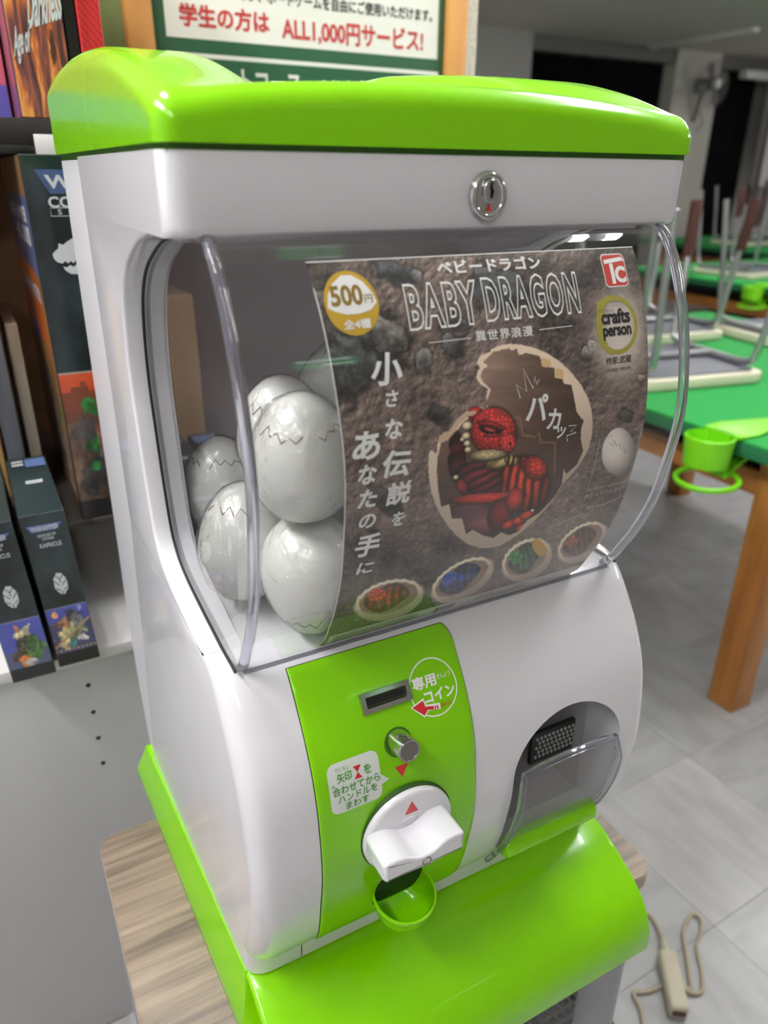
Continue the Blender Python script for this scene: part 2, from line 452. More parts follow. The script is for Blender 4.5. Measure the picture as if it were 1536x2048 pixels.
# header band
t = bmesh.new(); rings = []
for x in XS:
    c = corner(x, 0.014)
    ins = 0.004 * (1 - min(1, min(x, W - x) / 0.004))
    rings.append([(x, c + 0.004, 0.5575), (x, c + 0.001, 0.5595), (x, c, 0.563), (x, c, 0.598), (x, c + 0.001, 0.5985), (x, BACK, 0.5985), (x, BACK, 0.5575)])
bm_loft(t, rings); merge(bm, t)
# side cheeks with the rounded recess that frames the bubble window
rec = crom([(-0.001, 0.5592), (0.020, 0.5585), (0.044, 0.5560), (0.075, 0.5515), (0.105, 0.5420), (0.135, 0.5285), (0.157, 0.5080), (0.169, 0.4780), (0.1735, 0.4420), (0.170, 0.4000), (0.165, 0.3600),
            (0.157, 0.3260), (0.143, 0.3090), (0.118, 0.3005), (0.085, 0.2958), (0.045, 0.2916), (0.030, 0.2903), (0.010, 0.2899), (-0.003, 0.2890)], 5)
rk = np.array([p for p in rec if p[0] > (0.022 if p[1] > 0.4 else 0.029)]); tk = np.gradient(rk, axis=0); tk /= np.linalg.norm(tk, axis=1)[:, None]; nk = np.stack([-tk[:, 1], tk[:, 0]], 1)
for s_ in (1, -1):
    t = bmesh.new(); rings = []
    for x_, o_ in ((0.0, 0.0030), (0.0003, 0.0018), (0.0011, 0.0006), (0.0026, 0.0), (0.0135, 0.0)):
        q = rk + nk * o_; q[:, 1] = np.clip(q[:, 1], 0.2900, 0.5575)
        x_ = x_ if s_ > 0 else W - x_
        rings.append([(x_, a, b) for a, b in q] + [(x_, 0.275, 0.2900), (x_, 0.275, 0.5575)])
    bm_loft(t, rings); bmesh.ops.recalc_face_normals(t, faces=t.faces); merge(bm, t)
def flare(me):
    for v in me.vertices:
        if v.co.z < 0.255 and v.co.y > 0:
            k = 0.044 * v.co.y * (1 - max(v.co.z, 0) / 0.255)
            v.co.x += -k if v.co.x < W / 2 else k
def yb(z): return 0.405 - 0.10 * max(0.0, 1 - max(z, 0) / 0.22) ** 1.4
BACK = 0.275
bme = from_bm(bm); flare(bme)
body = link('body', bme, WHITE, machine, smooth=40)
# back shell: a separate moulding with a stepped joint down the side
bm = bmesh.new(); t = bmesh.new(); sv = 0.0026
zq = [0.0, 0.03, 0.06, 0.10, 0.14, 0.18, 0.22, 0.30, 0.45, 0.590, 0.5965]
bm_loft(t, [[(x, 0.270, z) for z in zq] + [(x, yb(z) - e, z) for z in zq[::-1]] for x, e in ((sv, 0.010), (sv + 0.0006, 0.006), (sv + 0.003, 0.002), (sv + 0.008, 0.0), (W - sv - 0.008, 0.0), (W - sv - 0.003, 0.002), (W - sv - 0.0006, 0.006), (W - sv, 0.010))])
merge(bm, t); bme = from_bm(bm); flare(bme)
link('back_shell', bme, mat('white_abs_plastic_back', (220, 219, 225), 0.3), machine)
# dark joint between lid and header, and the slim plinth seam low on the left
box('lid_joint', 0.004, W - 0.004, 0.004, 0.40, 0.5968, 0.602, mat('joint_shadow_green', (70, 116, 44), 0.6), machine, bev=0)
for xs in (0.044,):
    decal('plinth_seam', [line([(xs, 0.0055), (xs, 0.0285)], 0.0009)], lambda x, z: (x, FB(z) - 0.0004, z), DARK, machine, step=0.004)
# window gasket: the dark seam following the recess
for side, (xa, nm) in enumerate(((0.0138, 'window_gasket'), (W - 0.0138, 'window_gasket'))):
    pts = [(xa, p[0] - 0.0006, p[1] + (0.0012 if p[1] < 0.32 else 0)) for p in rec[5:-2]]
    bm = bmesh.new(); bm_tube(bm, pts, 0.0011, 6); link(nm, from_bm(bm), DARK, machine)
# capsule bin behind the window: grey back panel, floor sloping to the front
bm = bmesh.new(); bm_box(bm, 0.0136, W - 0.0136, 0.262, 0.2695, 0.286, 0.558)
link('bin_back_panel', from_bm(bm), GREYIN, machine)
bm = bmesh.new(); bm_prism(bm, [(0.012, 0.2845), (0.2620, 0.2845), (0.2620, 0.302), (0.16, 0.297), (0.03, 0.2905)], 'x', 0.0137, W - 0.0137)
link('bin_floor', from_bm(bm), mat('pale_bin_floor', (206, 206, 210), 0.4), machine)
bm = bmesh.new(); bm_box(bm, 0.0137, W - 0.0137, 0.030, 0.2620, 0.5535, 0.5575)
link('bin_ceiling', from_bm(bm), GREYIN, machine)
# pale inner frame round each side of the bin, just inside the gasket
BINF = mat('pale_bin_frame', (196, 195, 202), 0.4)
for s_ in (1, -1):
    t = bmesh.new(); tg = np.gradient(rec, axis=0); tg /= np.linalg.norm(tg, axis=1)[:, None]; nn = np.stack([-tg[:, 1], tg[:, 0]], 1)
    x_ = lambda q: q if s_ > 0 else W - q
    prof = [(0.0150, 0.0005), (0.0290, 0.0035), (0.0300, 0.0060), (0.0300, 0.0120), (0.0150, 0.0120)]
    rows = [[(x_(q), min(p[0] - n2[0] * 0 + o_, 0.26), p[1]) for q, o_ in prof] for p, n2 in zip(rec[12:-14], nn[12:-14])]
    bm_loft(t, rows); link('bin_frame', from_bm(t), BINF, machine, smooth=40)

# ---- the lid
LE = crom([(-0.01, 0.6205), (0, 0.6225), (0.03, 0.6325), (0.07, 0.6440), (0.114, 0.6530), (0.175, 0.6600), (0.24, 0.6640), (0.30, 0.6642), (0.36, 0.6615), (0.41, 0.6555)], 10)
def lid_h(x, y):
    q = min(x, W - x)
    end = float(np.interp(y, LE[:, 0], LE[:, 1]))
    mid = 0.6215 + 0.0125 * max(0.0, math.sin(math.pi * min(1, max(0, x / W)))) ** 0.6 + 0.005 * math.sin(math.pi * min(1, max(0, y / 0.41)))
    edge = 0.008 + 0.124 * min(1, max(0, y / 0.25)) ** 0.8     # where the hump runs down into the middle channel
    g = min(1, max(0, (edge + 0.034 - q) / 0.068)); g = g * g * (3 - 2 * g)
    return mid + (end - mid) * g
def rr_ring(d, r0=0.012, n=12):
    x0, x1, y0, y1 = -0.0012 + d, W + 0.0012 - d, -0.0015 + d, 0.408 - d; rr = max(r0 - d, 0.0)
    out = []
    nx, ny = 90, 70
    C4 = [((x1 - rr, y0 + rr), -90), ((x1 - rr, y1 - rr), 0), ((x0 + rr, y1 - rr), 90), ((x0 + rr, y0 + rr), 180)]
    for (cx, cy), a in C4:
        for k in range(n): out.append((cx + rr * math.cos(math.radians(a + 90 * k / n)), cy + rr * math.sin(math.radians(a + 90 * k / n))))
        e = {-90: (x1, y0 + rr, x1, y1 - rr, ny), 0: (x1 - rr, y1, x0 + rr, y1, nx), 90: (x0, y1 - rr, x0, y0 + rr, ny), 180: (x0 + rr, y0, x1 - rr, y0, nx)}[a]
        for k in range(e[4]): out.append((e[0] + (e[2] - e[0]) * k / e[4], e[1] + (e[3] - e[1]) * k / e[4]))
    return out
RF = 0.0135
ds = [0, 0.0002, 0.0008, 0.0018, 0.0034, 0.0055, 0.0085, 0.0118, RF] + list(np.linspace(RF, 0.1785, 56))[1:]
t = bmesh.new(); rings = [[(x, y, 0.6015) for x, y in rr_ring(0)]]
for d_ in ds:
    drop = RF - math.sqrt(max(0, RF * RF - (RF - d_) ** 2)) if d_ < RF else 0.0
    rings.append([(x, y, lid_h(min(max(x, 0), W), y) - drop) for x, y in rr_ring(d_)])
bm_loft(t, rings)
bmesh.ops.remove_doubles(t, verts=t.verts, dist=1e-6)
link('lid', from_bm(t), GREEN, machine, smooth=60)

# ---- bubble window: one curved clear sheet, with its thick corner ribs and flanges
XL, XR, RD = 0.0158, W - 0.0158, 0.0085
def yback(z): return float(np.interp(z, rec[::-1, 1], rec[::-1, 0])) - 0.0005
path = [('L', 0.0), ('L', 0.5), ('L', 1.0)] 
rows = []
for z, y in zip(DZ, DY):
    row = []
    ybk = max(yback(min(max(z, 0.29), 0.5575)), y + RD + 0.001)
    for k in range(4): row.append((XL, ybk + (y + RD - ybk) * k / 4, z))
    for k in range(7):
        a = math.pi / 2 * k / 6; row.append((XL + RD - RD * math.cos(a), y + RD - RD * math.sin(a), z))
    for k in range(1, 14): row.append((XL + RD + (XR - XL - 2 * RD) * k / 14, y, z))
    for k in range(7):
        a = math.pi / 2 * k / 6; row.append((XR - RD + RD * math.sin(a), y + RD - RD * math.cos(a), z))
    for k in range(1, 5): row.append((XR, y + RD + (ybk - y - RD) * k / 4, z))
    rows.append(row)
t = bmesh.new(); bm_loft(t, rows, cap=False, closed=False)
dome = link('window_cover', from_bm(t, recalc=False), CLEAR, machine, smooth=50); dome['label'] = 'clear acrylic bubble window'
for xe in (XL + 0.0040, XR - 0.0040):
    bm = bmesh.new(); bm_tube(bm, [(xe, y + 0.0052, z) for z, y in zip(DZ, DY)], 0.0036, 12); link('window_corner_rib', from_bm(bm), GLASS, dome)
bm = bmesh.new(); bm_prism(bm, [(0.0005, 0.5552), (-0.0055, 0.5535), (-0.007, 0.546), (-0.0045, 0.546), (-0.003, 0.5525), (0.0015, 0.5535)], 'x', XL + 0.004, XR - 0.004)
link('window_top_flange', from_bm(bm), CLEAR, dome)
bm = bmesh.new(); bm_tube(bm, [(XL + 0.004, FD(0.2855) - 0.0005, 0.2855), (XR - 0.004, FD(0.2855) - 0.0005, 0.2855)], 0.0016, 8)
link('window_bottom_flange', from_bm(bm), GLASS, dome)
for k, (xa, xb) in enumerate(((0.085, 0.112), (0.205, 0.235))):
    bm = bmesh.new(); bm_box(bm, xa, xb, -0.002, 0.012, 0.5455, 0.553, 0.001, 1); link('window_clip', from_bm(bm), CLEAR, dome)

# ---- lock on the header
lk = bpy.data.objects.new('lock', None)
bm = bmesh.new()
Ml = Matrix.Translation(Vector((0.1903, 0.0, 0.5765))) @ Matrix.Rotation(math.pi / 2, 4, 'X')
def sq(Mx, sx, sy): return Mx @ Matrix.Diagonal(Vector((sx, sy, 1, 1)))
bm_lathe(bm, [(0.0142, -0.002), (0.0142, 0.0012), (0.0135, 0.0032), (0.0122, 0.0042), (0.0108, 0.0042), (0.0100, 0.0036), (0.0095, 0.0030), (0.004, 0.0030), (0.0005, 0.0030)], 48, sq(Ml, 0.93, 1.0))
lock = link('lock', from_bm(bm), CHROME, machine, smooth=50); lock['label'] = 'chrome lock'
bm = bmesh.new(); bm_lathe(bm, [(0.0062, 0.002), (0.0062, 0.0046), (0.0056, 0.0052), (0.0003, 0.0052)], 36, sq(Matrix.Translation(Vector((0.1903, 0, 0.5797))) @ Matrix.Rotation(math.pi / 2, 4, 'X'), 0.85, 1.05))
link('lock_cylinder', from_bm(bm), mat('brushed_cylinder', (190, 192, 192), 0.28, metal=1.0), lock)
flat = lambda y: (lambda x, z: (x, y, z))
decal('keyhole', [line([(0.1905, 0.5845), (0.1895, 0.5815), (0.1912, 0.5795), (0.1903, 0.5765)], 0.0016), P2((0.1896, 0.5755), (0.191, 0.5755), (0.191, 0.582), (0.1896, 0.582))], flat(-0.00535), BLACK, lock)
decal('arrow_mark', [P2((0.1882, 0.5685), (0.1924, 0.5685), (0.1903, 0.5732))], flat(-0.0033), RED, lock)

# ---- coin panel with its fittings
fb = lambda off: (lambda x, z: (x, FB(z) - off, z))
PX0, PX1 = 0.0485, 0.1765
def pedge(z): return 0.004 * max(0, (0.10 - z) / 0.07) ** 1.5
zs = [z for z in FZ if 0.031 <= z <= 0.2835]
for nm, off, grow, m_ in (('panel_seam', 0.0004, 0.0009, DARK), ('coin_panel', 0.0013, 0.0, GREEN)):
    t = bmesh.new(); rows = []
    for z in zs:
        a, b = PX0 - grow + pedge(z), PX1 + grow
        if z > 0.272: b -= 0.010 * (1 - math.sqrt(max(0, 1 - ((z - 0.272) / 0.012) ** 2)))
        xs = [a, a, a + 0.0006] + list(np.linspace(a + 0.004, b - 0.004, 12)) + [b - 0.0006, b, b]
        of = [-0.001, off - 0.0006, off] + [off] * 12 + [off, off - 0.0006, -0.001]
        rows.append([(x, FB(z) - o_, z) for x, o_ in zip(xs, of)])
    bm_loft(t, rows, cap=False, closed=False)
    pn = link(nm, from_bm(t, recalc=False), m_, machine, smooth=60)
panel = pn
# chrome coin slot
def nrm(z, e=0.004):
    dy = (FB(z + e) - FB(z - e)) / (2 * e); return Vector((0, -1, dy)).normalized()
zc = 0.252; n_ = nrm(zc)
Ms = arrow_frame((0.1122, FB(zc) - 0.001, zc), n_)
bm = bmesh.new()
prof = [(-0.0198, -0.0075), (0.0198, -0.0075), (0.0198, 0.0075), (-0.0198, 0.0075)]
hole = [(-0.0155, -0.0028), (0.0155, -0.0028), (0.0155, 0.0028), (-0.0155, 0.0028)]
t = bmesh.new()
bm_loft(t, [[(x, y, 0.0) for x, y in prof], [(x * 0.985, y * 0.96, 0.0022) for x, y in prof], [(x * 1.03, y * 1.4, 0.0024) for x, y in hole], [(x, y, 0.0004) for x, y in hole], [(x, y, -0.004) for x, y in hole]], cap=False)
merge(bm, t, Ms); slot = link('coin_slot', from_bm(bm), CHROME, machine, smooth=25)
bm = bmesh.new(); bm_box(bm, -0.0154, 0.0154, -0.0027, 0.0027, -0.004, 0.0003, 0, 1, Ms); link('slot_opening', from_bm(bm), BLACK, slot)
# round coin sticker
cx, cz = 0.1503, 0.2485
stk = decal('coin_sticker', [ring(cx, cz, 0.0197, 0.0182, 0.0009)], fb(0.0016), WPRINT, machine, step=0.003)
stk['label'] = 'round white outline sticker beside the coin slot'
decal('sticker_lettering', [T('専用', cx - 0.0160, cz + 0.0010, cx + 0.0035, cz + 0.0090, 0.035), T('せんよう', cx + 0.0045, cz + 0.0040, cx + 0.0160, cz + 0.0072, 0.0),
      T('コイン', cx - 0.0090, cz - 0.0082, cx + 0.0165, cz - 0.0005, 0.035)], fb(0.0017), WPRINT, stk, step=0.003)
decal('arrow_outline', [P2((cx - 0.0215, cz - 0.0072), (cx - 0.0100, cz - 0.0040), (cx - 0.0092, cz - 0.0085), (cx + 0.002, cz - 0.0100), (cx + 0.002, cz - 0.0140), (cx - 0.0080, cz - 0.0125), (cx - 0.0120, cz - 0.0160))], fb(0.00175), WPRINT, stk, step=0.003)
decal('red_arrow', [P2((cx - 0.0202, cz - 0.0075), (cx - 0.0108, cz - 0.0052), (cx - 0.0100, cz - 0.0094), (cx - 0.0035, cz - 0.0106), (cx - 0.0035, cz - 0.0130), (cx - 0.0085, cz - 0.0117), (cx - 0.0120, cz - 0.0146)),
      P2((cx - 0.0028, cz - 0.0107), (cx - 0.0016, cz - 0.0108), (cx - 0.0016, cz - 0.0131), (cx - 0.0028, cz - 0.0131)), P2((cx - 0.0009, cz - 0.0109), (cx + 0.0003, cz - 0.0110), (cx + 0.0003, cz - 0.0132), (cx - 0.0009, cz - 0.0132)),
      T('投入口', cx + 0.0030, cz - 0.0132, cx + 0.0115, cz - 0.0102, 0.01)], fb(0.0019), RED, stk, step=0.003)
# chrome return button
zb_ = 0.2232; nb = (Vector((0, -1, 0.22))).normalized()
bm = bmesh.new(); Mb = arrow_frame((0.1140, FB(zb_) - 0.0012, zb_), nrm(zb_)); bm_lathe(bm, [(0.0108, -0.001), (0.0108, 0.0002), (0.0002, 0.0002)], 36, Mb)
well = link('button_well', from_bm(bm), mat('well_green', (60, 105, 14), 0.4), machine)
bm = bmesh.new(); Mb = arrow_frame((0.1140, FB(zb_) + 0.004, zb_), nb)
bm_lathe(bm, [(0.0086, -0.004), (0.0086, 0.0205), (0.0080, 0.0222), (0.0070, 0.0222), (0.0068, 0.0216)], 40, Mb, cap=False)
btn = link('return_button', from_bm(bm), CHROME, machine, smooth=30)
bm = bmesh.new(); bm_lathe(bm, [(0.0070, 0.020), (0.0070, 0.0217), (0.0002, 0.0217)], 40, Mb); link('button_cap', from_bm(bm), SATIN, btn)
# speech bubble sticker
bx0, bx1, bz0, bz1 = 0.0580, 0.0970, 0.1885, 0.2245
V, F_ = rrect(bx0, bz0, bx1, bz1, 0.006)
i0 = [i for i, p in enumerate(V) if p[0] > bx1 - 1e-6]
bub = decal('instruction_sticker', [(V, F_), P2((bx1 - 0.0003, 0.1985), (bx1 + 0.0062, 0.2005), (bx1 - 0.0003, 0.2065))], fb(0.0016), mat('pale_sticker', (222, 228, 222), 0.3), machine, step=0.003)
bub['label'] = 'white speech bubble sticker with green lettering'
decal('sticker_lettering', [T('やじるし', 0.0640, 0.2185, 0.0745, 0.2213, 0.0), T('矢印', 0.0645, 0.2105, 0.0755, 0.2175, 0.015), T('を', 0.0848, 0.2105, 0.0905, 0.2172, 0.015),
      T('あ', 0.0600, 0.2088, 0.0622, 0.2108), T('合わせてから', 0.0600, 0.2022, 0.0962, 0.2088, 0.015), T('ハンドルを', 0.0635, 0.1962, 0.0935, 0.2018, 0.015), T('まわす', 0.0688, 0.1898, 0.0865, 0.1955, 0.015)],
      fb(0.0018), GPRINT, bub, step=0.003)
decal('red_hourglass', [P2((0.0772, 0.2185), (0.0832, 0.2185), (0.0802, 0.2140)), P2((0.0772, 0.2095), (0.0802, 0.2140), (0.0832, 0.2095))], fb(0.0018), RED, bub, step=0.003)
decal('arrow_mark', [P2((0.1085, 0.2070), (0.1190, 0.2070), (0.1137, 0.1980))], fb(0.0016), RED, machine, step=0.003)
# turning dial: disc, wing handle, screw, marks
dcx, dcz, dr = 0.1155, 0.1535, 0.0365
Md = Matrix.Translation(Vector((dcx, FB(dcz) - 0.001, dcz))) @ Matrix.Rotation(math.pi / 2, 4, 'X')
bm = bmesh.new(); bm_lathe(bm, [(dr + 0.0012, -0.004), (dr + 0.0012, 0.0006), (0.0002, 0.0006)], 56, Md); link('dial_seam', from_bm(bm), mat('seam_green', (38, 72, 12), 0.6), machine)
bm = bmesh.new(); bm_lathe(bm, [(dr, -0.004), (dr, 0.0030), (dr - 0.0010, 0.0046), (dr - 0.0035, 0.0054), (0.0002, 0.0054)], 64, Md)
dial = link('turn_dial', from_bm(bm), WHITE, machine, smooth=50); yd = FB(dcz) - 0.001 - 0.0054
hw = 0.0350
hcx, hcz = dcx - 0.0045, dcz + 0.0055
top = crom([(-0.0315, 0.0070), (-0.0300, 0.0088), (-0.020, 0.0092), (-0.013, 0.0068), (-0.006, 0.0030), (0.0, 0.0022), (0.006, 0.0030), (0.013, 0.0068), (0.020, 0.0092), (0.0300, 0.0088), (0.0315, 0.0070)], 4)
bot = crom([(0.0315, -0.0055), (0.0295, -0.0075), (0.015, -0.0078), (0.0, -0.0085), (-0.015, -0.0078), (-0.0295, -0.0075), (-0.0315, -0.0055)], 4)
hp = [(hcx + x, hcz + z) for x, z in list(top) + list(bot)]
bm = bmesh.new(); bm_prism(bm, hp, 'y', yd - 0.0290, yd + 0.001, bev=0.0022, seg=3)
hd = link('handle', from_bm(bm), WHITE, dial, smooth=40)
bm = bmesh.new(); Mh = Matrix.Translation(Vector((hcx + 0.001, yd - 0.0292, hcz - 0.0032))) @ Matrix.Rotation(math.pi / 2, 4, 'X')
bm_lathe(bm, [(0.0038, -0.001), (0.0038, 0.0003), (0.0029, 0.0003), (0.0022, -0.001), (0.0002, -0.001)], 24, Mh); link('screw', from_bm(bm), SATIN, dial)
decal('arrow_mark', [P2((dcx - 0.0050, dcz + 0.0185), (dcx + 0.0060, dcz + 0.0185), (dcx + 0.0005, dcz + 0.0295))], flat(yd - 0.0003), RED, dial)
arcp = [(dcx + 0.0165 * math.sin(a), dcz + 0.0165 * math.cos(a) - 0.002) for a in np.linspace(-0.45, 0.45, 10)]
bm = bmesh.new(); bm_tube(bm, [(x, yd, z) for x, z in arcp], 0.0008, 6); bm_tube(bm, [(arcp[-1][0] - 0.004, yd, arcp[-1][1] + 0.0035), (arcp[-1][0], yd, arcp[-1][1]), (arcp[-1][0] - 0.0035, yd, arcp[-1][1] - 0.001)], 0.0007, 6)
link('turn_arrow', from_bm(bm), WHITE, dial)
# coin return cup: half bowl with a rolled rim, the shade of its opening painted on the panel behind
ccx, ccy, ccz, cr = 0.1140, -0.0540, 0.0865, 0.0232
bm = bmesh.new(); t = bmesh.new(); rings = []
prof = [(1.06, 0.0012), (1.08, 0.0), (1.04, -0.003), (1.0, -0.008), (0.93, -0.016), (0.78, -0.0225), (0.5, -0.026), (0.02, -0.027)]
inn = [(0.02, -0.0245), (0.5, -0.0235), (0.74, -0.020), (0.87, -0.0145), (0.93, -0.008), (0.97, -0.002), (1.0, 0.0012)]
for q, dz in inn[::-1][::-1] + prof:
    pass
seq = inn + prof
rings = [[(ccx + cr * q * math.cos(a), ccy + cr * 1.0 * q * math.sin(a), ccz + dz) for a in np.linspace(0, 2 * math.pi, 48, endpoint=False)] for q, dz in seq]
bm_loft(t, rings, cap=False); merge(bm, t, Matrix.Translation(Vector((ccx, ccy, ccz))) @ Matrix.Rotation(math.radians(10), 4, 'X') @ Matrix.Translation(-Vector((ccx, ccy, ccz))))
cup = link('coin_return_cup', from_bm(bm), GREEN, machine, smooth=60)
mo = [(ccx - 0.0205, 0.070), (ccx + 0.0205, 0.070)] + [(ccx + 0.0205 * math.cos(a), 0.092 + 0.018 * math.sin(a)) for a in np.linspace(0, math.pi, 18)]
decal('cup_mouth_shade', [(np.array(mo), [tuple(range(len(mo)))])], fb(0.0015), mat('mouth_shadow_green', (22, 48, 6), 0.7), cup, step=0.003)
# prize outlet: grey lining, clear flap with thick rim, perforated strip, green lip
t = bmesh.new()
oarch = [((x - 0.27) * 0.985 + 0.27, (z - 0.11) * 0.99 + 0.11) for x, z in arch]
bm_loft(t, [[(x, 0.062, z) for x, z in oarch], [(x, -0.012, z) for x, z in [((p[0] - 0.27) * 0.995 + 0.27, p[1]) for p in oarch]]], cap=False)
bm_ = t; vs = [t.verts.new((x, 0.060, z)) for x, z in oarch]; t.faces.new(vs)
link('outlet_lining', from_bm(t), mat('outlet_grey', (190, 188, 188), 0.4), machine)
door_y = lambda z: FB(max(z, 0.04)) - 0.0015 - 0.0075 * math.sin(math.pi * min(1, max(0, (z - 0.06) / 0.13)))
t = bmesh.new(); dz_ = np.linspace(0.060, 0.1605, 16)
def door_x(z): 
    q = max(0, (z - 0.14) / 0.0205); return 0.2165 + 0.002 * q, 0.3195 - 0.006 * q
rows = [[(door_x(z)[0] + (door_x(z)[1] - door_x(z)[0]) * k / 10, door_y(z), z) for k in range(11)] for z in dz_]
bm_loft(t, rows, cap=False, closed=False)
def flap_mat():
    mt, nt, b, N, L = newmat('smoky_flap')
    b.inputs['Base Color'].default_value = lin((150, 148, 150)); b.inputs['Roughness'].default_value = 0.25; b.inputs['Specular IOR Level'].default_value = 0.25; b.inputs['Alpha'].default_value = 0.45
    return mt
DOORM = flap_mat()
door = link('outlet_flap', from_bm(t, recalc=False), DOORM, machine, smooth=60); door['label'] = 'clear smoky flap of the prize outlet'
rim = [(0.2150, FB(z) - 0.0020, z) for z in np.linspace(0.039, 0.057, 5)] + [(door_x(z)[0], door_y(z), z) for z in dz_] + [(0.2165 + 0.002 + 0.0985 * k / 8, door_y(0.1605), 0.1612 + 0.0022 * math.sin(math.pi * k / 8)) for k in range(1, 8)] + [(door_x(z)[1], door_y(z), z) for z in dz_[::-1]]
bm = bmesh.new(); bm_tube(bm, rim, 0.0030, 10); link('flap_rim', from_bm(bm), GLASS, door)
t = bmesh.new()
for i in range(10):
    for j in range(5):
        z = 0.104 + j * 0.0052
        xx = 0.2800 + i * 0.0046 + (j % 2) * 0.0029
        bm_box(t, xx, xx + 0.0022, -0.0012, 0.0010, z, z + 0.0026)
dots = link('perforation_marks', from_bm(t), mat('pale_dot', (190, 190, 190), 0.5), machine, smooth=None)
bm = bmesh.new(); bm_box(bm, 0.276, OX1 - 0.0005, 0.0, 0.004, 0.098, 0.132); link('perforated_strip', from_bm(bm), mat('dark_strip', (40, 40, 40), 0.5), machine)
lp = crom([(-0.037, 0.0562), (-0.041, 0.0560), (-0.0475, 0.0585), (-0.0505, 0.0640), (-0.0495, 0.0700), (-0.0460, 0.0740), (-0.041, 0.0757), (-0.037, 0.0757)], 5)
bm = bmesh.new(); bm_prism(bm, [tuple(p) for p in lp], 'x', 0.2175, 0.3175, bev=0.004, seg=3); link('outlet_lip', from_bm(bm), GREEN, machine, smooth=50)
# ---- green base with the sweeping front apron
ap = crom([(0.30, 0.0045), (0.03, 0.0045), (0.008, 0.0035), (-0.010, 0.0015), (-0.03, -0.0045), (-0.052, -0.0145), (-0.070, -0.0245), (-0.083, -0.036), (-0.0925, -0.051), (-0.0975, -0.066), (-0.0985, -0.084)], 6)
inn = ap.copy(); 
tn = np.gradient(ap, axis=0); tn /= np.linalg.norm(tn, axis=1)[:, None]; inn = ap + np.stack([-tn[:, 1], tn[:, 0]], 1) * 0.0035
bm = bmesh.new(); t = bmesh.new()
poly = [tuple(p) for p in ap] + [tuple(p) for p in inn[::-1]]
bm_loft(t, [[(x, p[0] + c_, p[1] - c_ * 0.5) for p in poly] for x, c_ in [(-0.0005, 0.0028), (0.0006, 0.0010), (0.003, 0.0)] + [(x, 0.0) for x in np.linspace(0.03, W - 0.03, 8)] + [(W - 0.003, 0), (W + 0.001, 0.001), (W + 0.002, 0.0028)]])
bmesh.ops.recalc_face_normals(t, faces=t.faces); merge(bm, t)
# solid plinth under the housing, flaring towards the table
zt = -0.045
t = bmesh.new()
plan = lambda ex, ey0: [(-ex, ey0), (W + ex, ey0), (W + ex + 0.0145, 0.300 + ex), (-ex - 0.0145, 0.300 + ex)]
bm_loft(t, [[(x, y, z) for x, y in plan(ex, 0.0 - ey)] for z, ex, ey in ((zt, 0.0122, 0.03), (-0.040, 0.0130, 0.03), (-0.03, 0.0115, 0.02), (-0.012, 0.0050, 0.01), (0.0035, 0.0008, 0.0))])
merge(bm, t)
link('base', from_bm(bm), GREEN, machine, smooth=45)

# ================================================================== the display card inside the window
pm = lambda off: (lambda x, z: (x, FD(z) + 0.0034 - off, z))
QX0, QX1, QZ0, QZ1 = 0.0685, 0.3035, 0.2868, 0.5452
poster = thing('display_card', (0.186, 0.0, 0.2868), 'printed card of a red baby dragon hatching from an egg, behind the clear window', 'poster')
nu, nv = 430, 500
zz = np.linspace(QZ0, QZ1, nv); uu = np.linspace(0, 1, nu)
yy = np.interp(zz, DZ, DY) + 0.0034
xl = np.interp(zz, [0.287, 0.33, 0.40, 0.45, 0.515, 0.545], [0.0765, 0.0755, 0.0742, 0.0732, 0.0702, 0.0680])
PX = xl[:, None] + (QX1 - xl)[:, None] * uu[None, :]
PP = np.stack([PX, np.repeat(yy[:, None], nu, 1), np.repeat(zz[:, None], nu, 1)], -1)
UV = proj(PP); U, Vv = UV[..., 0], UV[..., 1]            # drawing coordinates of the artwork
